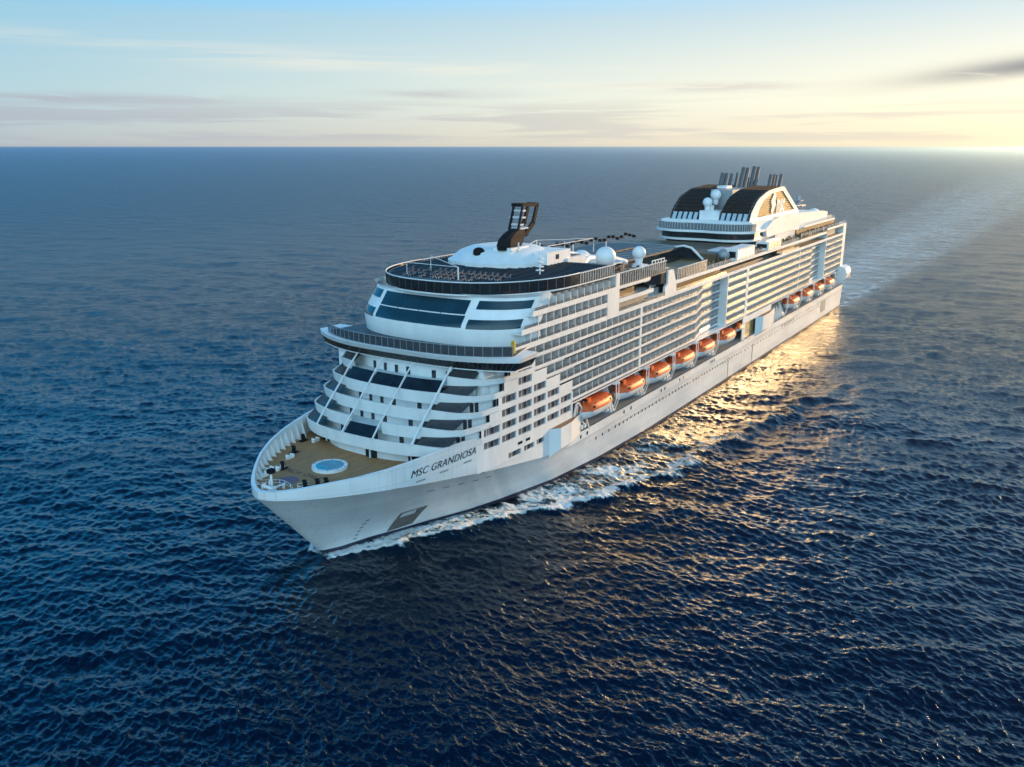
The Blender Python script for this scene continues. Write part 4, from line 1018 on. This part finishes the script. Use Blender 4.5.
def davit(x):
    m = MB()
    for dx in (-.7, .7):
        m.beam((x+dx, -17.4, 11), (x+dx, -21.2, 11.2), .3); m.beam((x+dx, -21.2, 11.0), (x+dx, -18.6, 17.9), .32, .5); m.beam((x+dx, -18.6, 18.0), (x+dx, -22.6, 18.2), .3, .45)
        m.beam((x+dx, -21.4, 10.9), (x+dx, -22.5, 14.2), .13, .2); m.beam((x+dx, -22.5, 14.1), (x+dx, -22.4, 18.0), .13, .2)
    m.beam((x-.7, -22.5, 14.2), (x+.7, -22.5, 16.4), .08); m.beam((x+.7, -22.5, 14.2), (x-.7, -22.5, 16.4), .08)
    m.box(x-1.0, x+1.0, -20.2, -19.0, 10.8, 12.2); m.make('davit', 'white', ship)
BOATX = [79.6, 98.0, 114.7, 132.5, 149.2, 168.0]; BOAT2 = [243.5, 263.5, 281.8, 300.5]
for x in (88.9, 106.4, 123.7, 141, 158.5): davit(x)
for x in (234, 253.5, 272.5, 291, 309.5): davit(x)
m = MB()
pts = [(67.6, 10.2), (76.4, 10.3), (74.6, 13.8), (71.2, 17.6), (70.2, 17.6), (68.6, 13.4)]
for a, b in zip(pts, pts[1:]+pts[:1]): m.beam((a[0], -21.45, a[1]), (b[0], -21.45, b[1]), .35)
for a, b in (((69.4, 12), (74.6, 13.6)), ((70.2, 15.2), (75, 11.3)), ((71, 17), (69.4, 11.3)), ((71.5, 10.9), (72.6, 16.4)), ((73.2, 10.9), (70.4, 14.6))): m.beam((a[0], -21.4, a[1]), (b[0], -21.4, b[1]), .22)
for x in (69.4, 70.9, 72.4, 73.9): m.box(x, x+.8, -21.7, -21.2, 11.1, 12.0)
m.make('davit_frame', 'pale', ship, label='lattice frame of the first davit, ahead of the first lifeboat')
m = MB()
for k in range(9): m.beam((219+k*1.2, -21.4, 10.9+(k % 2)), (220+k*1.2, -21.3, 16.5-(k % 3)), .35)
m.make('davit_frame', 'pale', ship, label='lattice frame of the davit ahead of the after lifeboats')

# ------------------------------------------------------------------ lifeboats
def make_lifeboat():
    t = thing('lifeboat', '', 'lifeboat', group='orange lifeboats hanging along the port side')
    L_, W_ = 7.4, 2.45
    def sec(u, z, f=1.):   # half breadth along the boat
        return W_*f*max(0, 1-abs(u)**3.2)**.6
    us = [math.sin(a) for a in np.linspace(-math.pi/2, math.pi/2, 22)]
    m = MB(); rows = []
    for z, f, l in ((-2.0, .12, .74), (-1.7, .55, .84), (-1.1, .85, .92), (-.3, .98, .98), (.15, 1.0, 1.0)):
        rows.append([(u*L_*l, sec(u, z, f), z) for u in us]+[(u*L_*l, -sec(u, z, f), z) for u in reversed(us[1:-1])])
    m.loft(rows, close=True); m.poly(rows[0]); m.make('boat_hull', 'white', t, True)
    m = MB(); rows = []
    for z, f, l in ((.15, 1.01, 1.0), (.55, 1.0, .97), (1.35, .88, .88), (1.75, .66, .78), (1.9, .3, .68), (1.92, .02, .5)):
        rows.append([(u*L_*l, sec(u, z, f), z) for u in us]+[(u*L_*l, -sec(u, z, f), z) for u in reversed(us[1:-1])])
    m.loft(rows, close=True); cv = m.make('canopy', 'orange', t, True)
    MB().box(-4.9, -3.4, -.8, .8, 1.6, 2.75).make('helm_cupola', 'orange', t); MB().box(-4.98, -4.9, -.6, .6, 2.1, 2.6).make('cupola_window', 'glass', t)
    for u in (-4.2, -1.6, 1.0, 3.6):
        for s in (-1, 1): MB().box(u-.3, u+.35, s*2.12-.08, s*2.12+.08, .7, 1.15).make('boat_window', 'glass', cv)
    for u in (-5.4, -2.9, -.3, 2.3, 4.9): MB().box(u-.12, u+.12, -2.32, 2.32, .15, .3).box(u-.1, u+.1, -1.9, 1.9, 1.5, 1.72).make('canopy_rib', 'orange', cv)
    for u in (-5.6, 5.6): MB().tube((u, 0, 1.5), (u, 0, 2.3), .16, .16, 8).make('lifting_hook', 'grey', t)
    return t
lb = make_lifeboat()
fl = ['lifeboat nearest the bow, first orange one of the forward six', 'second orange lifeboat from the bow', 'third orange lifeboat from the bow', 'fourth orange lifeboat from the bow', 'fifth orange lifeboat from the bow', 'sixth orange lifeboat, last of the forward row before the big fin']
al = ['first orange lifeboat of the after row, beside the lattice frame', 'second orange lifeboat of the after row', 'third orange lifeboat of the after row', 'orange lifeboat nearest the stern, beside the blue grey housing']
for i, x in enumerate(BOATX+BOAT2):
    lab = (fl+al)[i]; loc = (x, -21.2, 15.0)
    if i == 0: lb.location = loc; lb['label'] = lab
    else: copy_thing(lb, loc, 0, lab)
rb = thing('rescue_boat', 'small orange rescue boat tucked behind the sixth lifeboat', 'rescue boat', (181.5, -21.2, 15.4))
rows = []
for z, f, l in ((-.9, .2, .8), (-.4, .8, .92), (.2, 1, 1), (.9, .75, .85), (1.2, .1, .5)):
    rows.append([(3.1*l*math.cos(a), 1.2*f*math.sin(a), z) for a in np.linspace(0, 2*math.pi, 18, endpoint=False)])
MB().loft(rows[:3], close=True).make('boat_hull', 'white', rb, True); MB().loft(rows[2:], close=True).make('canopy', 'orange', rb, True); MB().box(-1, .4, -.5, .5, 1.0, 1.7).make('helm_cupola', 'orange', rb)

# ------------------------------------------------------------------ the sea
def sea():
    g = 9.81
    def spectrum(N_, Ls, wind, wdir, seed, spread, kmin, kmax):
        r = np.random.default_rng(seed); k1 = np.fft.fftfreq(N_, d=Ls/N_)*2*np.pi
        kx, ky = np.meshgrid(k1, k1, indexing='ij'); k = np.hypot(kx, ky); k[0, 0] = 1e9
        Lw = wind**2/g; th = np.arctan2(ky, kx)-wdir; c = np.cos(th)
        P = np.exp(-1/(k*Lw)**2)/k**(3.6 if kmax < 5 else 3.15)*(np.abs(c)**spread*.92+.08)*((k > kmin) & (k < kmax))*np.exp(-(k*.02)**2)
        h = (r.standard_normal((N_, N_))+1j*r.standard_normal((N_, N_)))*np.sqrt(P/2); return h, kx, ky, k
    tiles = []
    def tile(N_, Ls, wind, wdir, seed, spread, kmin, kmax, hs, choppy, rot):
        h, kx, ky, k = spectrum(N_, Ls, wind, wdir, seed, spread, kmin, kmax)
        H0 = np.fft.ifft2(h).real; sc = hs/4/H0.std(); h = h*sc
        lv = []
        for cut in (1e9, 6., 3., 1.5, .75, .38, .19, .09):
            f = h*np.exp(-(k/cut)**2) if cut < 1e8 else h
            H = np.fft.ifft2(f).real; DX = -np.fft.ifft2(-1j*kx/k*f).real*choppy; DY = -np.fft.ifft2(-1j*ky/k*f).real*choppy
            lv.append((H.astype(np.float32), DX.astype(np.float32), DY.astype(np.float32)))
        full = h; sx = np.fft.ifft2(1j*kx*full).real; s2 = 2*sx.var()
        tiles.append((N_, Ls, rot, lv, s2))
    wd = R(6)
    tile(1024, 613., 8.5, wd, 3, 4, 0, .6, .78, 1.0, 0.0)         # swell and long waves
    tile(1024, 211., 6.0, wd+.25, 5, 3, .6, 3.2, .40, 1.15, .21)
    tile(1024, 67.7, 2.4, wd-.3, 9, 2.0, 2.2, 24, .36, 1.2, -.37)
    def sample(arr, N_, Ls, X, Y):
        u = (X/Ls*N_) % N_; v = (Y/Ls*N_) % N_; i = np.floor(u).astype(int); j = np.floor(v).astype(int); a = (u-i).astype(np.float32); b = (v-j).astype(np.float32)
        i %= N_; j %= N_; i2 = (i+1) % N_; j2 = (j+1) % N_
        return arr[i, j]*(1-a)*(1-b)+arr[i2, j]*a*(1-b)+arr[i, j2]*(1-a)*b+arr[i2, j2]*a*b
    # polar sheet centred under the helicopter's eye, finest where the ship is
    H = 72.1
    az = np.concatenate([np.linspace(-180, -62, 40)[:-1], np.linspace(-62, -40, 60)[:-1], np.linspace(-40, 40, 1000)[:-1], np.linspace(40, 62, 60)[:-1], np.linspace(62, 180, 41)])
    az = R(1)*az+YAW
    dep = np.concatenate([np.linspace(1.553, .95, 50)[:-1], np.linspace(.95, .72, 150)[:-1], np.concatenate([np.arange(.72, .30, -.00072), np.arange(.2996, .012, -.00055)]), np.geomspace(.0119, .0018, 48)])
    rad = H/np.tan(dep); rad[0] = 0.5
    A, Rr = np.meshgrid(az, rad, indexing='ij')
    X = CAM.x+Rr*np.cos(A); Y = CAM.y+Rr*np.sin(A)
    dr = np.gradient(rad); spacing = np.maximum(np.broadcast_to(dr, Rr.shape), Rr*np.gradient(az)[:, None]*1.0).astype(np.float32)
    # calmer water in the wake and close alongside
    ay = np.abs(Y); inwake = 1/(1+np.exp((ay-(18+np.maximum(0, X-331)*.022))/6))*(X > 325)
    amp = 1-.8*inwake*np.exp(-np.maximum(0, X-331)/1800.)
    T1 = tiles[0][3][0][0]; gust = np.clip(sample(T1/T1.std(), tiles[0][0], tiles[0][1], X*.11+90, Y*.16+40)*.5+sample(T1/T1.std(), tiles[0][0], tiles[0][1], X*.31, Y*.37+200)*.35, -1.4, 1.6)
    Z = np.zeros_like(X, dtype=np.float32); DX = np.zeros_like(Z); DY = np.zeros_like(Z); resid = np.zeros_like(Z)
    cuts = np.array([40., 6., 3., 1.5, .75, .38, .19, .09])
    want = np.clip(2.8/spacing, .03, 40.)    # highest wavenumber the sheet can carry
    lev = np.interp(-np.log(want), -np.log(cuts), np.arange(8.))
    for ti, (N_, Ls, rot, lv, s2) in enumerate(tiles):
        am = amp*(1+(0, .30, .42)[ti]*gust)
        c, s = math.cos(rot), math.sin(rot); Xr = X*c+Y*s; Yr = -X*s+Y*c
        i0 = np.floor(lev).astype(int); fr = (lev-i0).astype(np.float32)
        for l in range(8):
            w = np.where(i0 == l, 1-fr, 0)+np.where(i0+1 == l, fr, 0); msk = w > 0
            if not msk.any(): continue
            xs_, ys_ = Xr[msk], Yr[msk]; a_, b_, c_ = (sample(q, N_, Ls, xs_, ys_)*w[msk]*am[msk] for q in lv[l])
            Z[msk] += a_; DX[msk] += b_*c-c_*s; DY[msk] += b_*s+c_*c
    # bow wave: ridge leaving the stem along both sides
    RNX, RNY = [12, 15, 21, 36.5, 52, 70, 84, 112, 160, 330], [1.5, 6.0, 10.5, 16.5, 25.5, 33, 38, 41, 50, 90]
    ridge = np.interp(X, RNX, RNY)+1.2*np.sin(X*.23)+.8*np.sin(X*.61+1)
    rh = np.exp(-((ay-ridge)/2.4)**2)*np.interp(X, [10, 18, 60, 100, 200, 400], [0, 1.0, 1.2, .8, .45, 0])
    Z += rh*(1.0+.35*np.sin(X*.5+ay*.3))
    for n_, (w0, a0) in enumerate(((11, .35), (19, .3))):   # divergent waves outside the ridge
        ph = (ay-ridge)*2*np.pi/(w0)+X*.05; Z += a0*np.cos(ph)*np.exp(-((ay-ridge-10)/16)**2)*np.interp(X, [20, 80, 250, 420], [0, 1, .7, 0])*.6
    # foam
    t1 = tiles[1][3][0][0]; t2 = tiles[2][3][0][0]
    n1 = sample(t1/t1.std(), tiles[1][0], tiles[1][1], X*1.7, Y*1.7); n2 = sample(t2/t2.std(), tiles[2][0], tiles[2][1], X*1.1, Y*1.1); n3 = sample(t1/t1.std(), tiles[1][0], tiles[1][1], X*.45+50, Y*1.1)
    hullb = np.interp(X, WX, WB); hullb = np.where((X < 12.6) | (X > 331), 0, hullb)
    out = ay-hullb; width = np.maximum(ridge-hullb, .5); q = out/width
    along = np.interp(X, [10.5, 12.5, 20, 60, 85, 105, 130, 170, 330], [0, 1.0, 1.2, 1.0, .72, .50, .33, .16, .04])
    body = np.clip(1.15-q*.35, 0, 1)*(q > -.2)*(1/(1+np.exp((q-1.0)*9)))
    edge = np.exp(-((q-.95)/.17)**2)
    fo = along*(body*(.70+.13*n3)+edge*.62)+.10*n1+.09*n2*1.0
    fo = np.where(along > 0, fo*np.clip(along*3, 0, 1), 0)*np.where(q > 1.6, 0, 1)
    fo *= np.interp(q, [-.2, 0, .12, .3, .6, 1.1], [1, .7, .75, 1, .95, 1.])
    # wake astern
    xa = np.maximum(0, X-331); wk = (X > 329)*np.exp(-xa/2200.)*np.exp(-(ay/(17+xa*.024))**2.4); wk2 = (X > 331)*np.exp(-xa/1900.)*np.exp(-((ay-(20+xa*.034))/(5+xa*.014))**2)
    near_s = np.exp(-xa/120.); fo = np.maximum(fo, near_s*wk*(.60+.13*n3+.07*n1)); fo = np.maximum(fo, np.exp(-xa/300.)*wk2*(.52+.12*n3+.07*n2))
    wake = np.clip(wk*(.50+.12*n3+.05*n1)+wk2*(.22+.08*n3), 0, 1)
    # rare small whitecaps
    crest = (Z > .55)*(n2 > 1.3)*.5; fo = np.maximum(fo, crest)
    fo = np.clip(fo, 0, 1).astype(np.float32)
    bulb = np.exp(-(((X-6.5)/7.)**2+((Y-0)/2.3)**2)**2)
    Z = Z*np.clip((out+1.0)/3, .4, 1)
    X2 = X+DX*.8; Y2 = Y+DY*.8
    # keep chop from pushing water through the plating
    nA, nR = X.shape
    co = np.stack([X2, Y2, Z], -1).reshape(-1, 3).astype(np.float32)
    idx = np.arange(nA*nR).reshape(nA, nR); a = idx[:-1, :-1]; b = idx[1:, :-1]; c = idx[1:, 1:]; d = idx[:-1, 1:]
    F = np.stack([a, d, c, b], -1).reshape(-1, 4)
    me = D.meshes.new('sea'); me.vertices.add(len(co)); me.vertices.foreach_set('co', co.ravel())
    me.loops.add(F.size); me.loops.foreach_set('vertex_index', F.ravel().astype(np.int32))
    me.polygons.add(len(F)); me.polygons.foreach_set('loop_start', np.arange(0, F.size, 4, dtype=np.int32)); me.polygons.foreach_set('use_smooth', np.ones(len(F), bool))
    me.update(); me.validate()
    for nm, arr in (('foam', fo), ('lod', np.clip(np.log2(np.maximum(spacing, .2)/.2)/8, 0, 1)), ('bulb', bulb), ('wake', wake)):
        at = me.attributes.new(nm, 'FLOAT', 'POINT'); at.data.foreach_set('value', arr.astype(np.float32).ravel())
    o = D.objects.new('sea', me); COL.objects.link(o); o['kind'] = 'structure'; o['label'] = 'dark blue rippled sea with the ship\'s white foam'
    # material
    m = D.materials.new('sea_water'); m.use_nodes = True; nt = m.node_tree; nt.nodes.clear(); N = nt.nodes.new; L = nt.links.new
    out_ = N('ShaderNodeOutputMaterial'); wb = N('ShaderNodeBsdfPrincipled'); wb.inputs['IOR'].default_value = 1.34; wb.inputs['Specular IOR Level'].default_value = .7
    wb.inputs['Base Color'].default_value = (.0003, .004, .012, 1); wb.inputs['Specular Tint'].default_value = (.12, .58, 1.0, 1)
    fl_ = N('ShaderNodeAttribute'); fl_.attribute_name = 'lod'
    rg = N('ShaderNodeMapRange'); rg.interpolation_type = 'SMOOTHSTEP'; rg.inputs[1].default_value = .05; rg.inputs[2].default_value = .75; rg.inputs[3].default_value = .045; rg.inputs[4].default_value = .30; L(fl_.outputs['Fac'], rg.inputs[0]); L(rg.outputs[0], wb.inputs['Roughness'])
    tc = N('ShaderNodeTexCoord'); mp = N('ShaderNodeMapping'); mp.inputs['Scale'].default_value = (1.0, .55, 1); L(tc.outputs['Object'], mp.inputs[0])
    nz = N('ShaderNodeTexNoise'); nz.inputs['Scale'].default_value = 1.3; nz.inputs['Detail'].default_value = 4; nz.inputs['Roughness'].default_value = .5; L(mp.outputs[0], nz.inputs['Vector'])
    nz2 = N('ShaderNodeTexNoise'); nz2.inputs['Scale'].default_value = .42; nz2.inputs['Detail'].default_value = 6; nz2.inputs['Roughness'].default_value = .65; L(mp.outputs[0], nz2.inputs['Vector'])
    b1 = N('ShaderNodeBump'); b1.inputs['Strength'].default_value = 1; b1.inputs['Distance'].default_value = .13; L(nz.outputs[0], b1.inputs['Height'])
    b2 = N('ShaderNodeBump'); b2.inputs['Strength'].default_value = 1; L(nz2.outputs[0], b2.inputs['Height']); L(b1.outputs[0], b2.inputs['Normal'])
    bd = N('ShaderNodeMapRange'); bd.inputs[1].default_value = .12; bd.inputs[2].default_value = .6; bd.inputs[3].default_value = .0; bd.inputs[4].default_value = 3.4; L(fl_.outputs['Fac'], bd.inputs[0]); L(bd.outputs[0], b2.inputs['Distance'])
    nz3 = N('ShaderNodeTexNoise'); nz3.inputs['Scale'].default_value = .055; nz3.inputs['Detail'].default_value = 6; nz3.inputs['Roughness'].default_value = .62; L(mp.outputs[0], nz3.inputs['Vector'])
    b3 = N('ShaderNodeBump'); b3.inputs['Strength'].default_value = 1; L(nz3.outputs[0], b3.inputs['Height']); L(b2.outputs[0], b3.inputs['Normal'])
    be = N('ShaderNodeMapRange'); be.inputs[1].default_value = .25; be.inputs[2].default_value = .85; be.inputs[3].default_value = .0; be.inputs[4].default_value = 14.0; L(fl_.outputs['Fac'], be.inputs[0]); L(be.outputs[0], b3.inputs['Distance'])
    L(b3.outputs[0], wb.inputs['Normal'])
    # foam
    fa = N('ShaderNodeAttribute'); fa.attribute_name = 'foam'
    fn = N('ShaderNodeTexNoise'); fn.inputs['Scale'].default_value = .9; fn.inputs['Detail'].default_value = 9; fn.inputs['Roughness'].default_value = .72; fn.inputs['Distortion'].default_value = .8; L(tc.outputs['Object'], fn.inputs['Vector'])
    mth = N('ShaderNodeMath'); mth.operation = 'ADD'; L(fa.outputs['Fac'], mth.inputs[0]); L(fn.outputs[0], mth.inputs[1])
    fr_ = N('ShaderNodeMapRange'); fr_.inputs[1].default_value = .92; fr_.inputs[2].default_value = 1.32; fr_.interpolation_type = 'SMOOTHSTEP'; L(mth.outputs[0], fr_.inputs[0])
    foam = N('ShaderNodeBsdfPrincipled'); foam.inputs['Base Color'].default_value = (.72, .76, .78, 1); foam.inputs['Roughness'].default_value = .7
    fb = N('ShaderNodeBump'); fb.inputs['Strength'].default_value = 1; fb.inputs['Distance'].default_value = .5; L(fn.outputs[0], fb.inputs['Height']); L(fb.outputs[0], foam.inputs['Normal'])
    # aerated water under thin foam is lighter
    ar = N('ShaderNodeMapRange'); ar.inputs[1].default_value = .35; ar.inputs[2].default_value = 1.0; L(fa.outputs['Fac'], ar.inputs[0])
    mc = N('ShaderNodeMix'); mc.data_type = 'RGBA'; mc.inputs[6].default_value = (.0003, .004, .012, 1); mc.inputs[7].default_value = (.09, .28, .34, 1); L(ar.outputs[0], mc.inputs[0]); L(mc.outputs[2], wb.inputs['Base Color'])
    mx = N('ShaderNodeMixShader'); L(fr_.outputs[0], mx.inputs[0]); L(wb.outputs[0], mx.inputs[1]); L(foam.outputs[0], mx.inputs[2])
    wa = N('ShaderNodeAttribute'); wa.attribute_name = 'wake'; wm = N('ShaderNodeMath'); wm.operation = 'MULTIPLY'; L(wa.outputs['Fac'], wm.inputs[0])
    wr = N('ShaderNodeMapRange'); wr.inputs[1].default_value = .3; wr.inputs[2].default_value = .7; wr.inputs[3].default_value = .3; wr.inputs[4].default_value = 1.75; L(nz3.outputs[0], wr.inputs[0]); L(wr.outputs[0], wm.inputs[1])
    churn = N('ShaderNodeBsdfPrincipled'); churn.inputs['Base Color'].default_value = (.46, .58, .62, 1); churn.inputs['Roughness'].default_value = .35; L(b2.outputs[0], churn.inputs['Normal'])
    mw = N('ShaderNodeMixShader'); L(wm.outputs[0], mw.inputs[0]); L(mx.outputs[0], mw.inputs[1]); L(churn.outputs[0], mw.inputs[2]); mx = mw
    # clear water over the bulb
    ba = N('ShaderNodeAttribute'); ba.attribute_name = 'bulb'; bs = N('ShaderNodeMath'); bs.operation = 'MULTIPLY'; bs.inputs[1].default_value = .6; L(ba.outputs['Fac'], bs.inputs[0])
    tr = N('ShaderNodeBsdfTransparent'); tr.inputs[0].default_value = (.14, .42, .55, 1)
    mx2 = N('ShaderNodeMixShader'); L(bs.outputs[0], mx2.inputs[0]); L(mx.outputs[0], mx2.inputs[1]); L(tr.outputs[0], mx2.inputs[2]); L(mx2.outputs[0], out_.inputs[0])
    me.materials.append(m)
    sb = MB(); sb.poly([(-400, -400, -14), (700, -400, -14), (700, 400, -14), (-400, 400, -14)]); m3 = mat('deep_water', (.002, .012, .03), .9); so = sb.make('seabed', m3); so['kind'] = 'structure'; so['label'] = 'dark deep water below the surface'
sea()

# ------------------------------------------------------------------ sea air
hz = MB().box(-42000, 42000, -42000, 42000, -16, 76).make('haze', 'white'); hz.data.materials.clear()
hm_ = D.materials.new('sea_haze'); hm_.use_nodes = True; nt = hm_.node_tree; nt.nodes.clear()
o_ = nt.nodes.new('ShaderNodeOutputMaterial'); pv = nt.nodes.new('ShaderNodeVolumePrincipled'); pv.inputs['Density'].default_value = 9.0e-5
pv.inputs['Color'].default_value = (.45, .70, .96, 1); pv.inputs['Anisotropy'].default_value = .82; nt.links.new(pv.outputs[0], o_.inputs['Volume'])
hz.data.materials.append(hm_); hz['kind'] = 'stuff'; hz['label'] = 'thin pale sea haze softening the horizon'
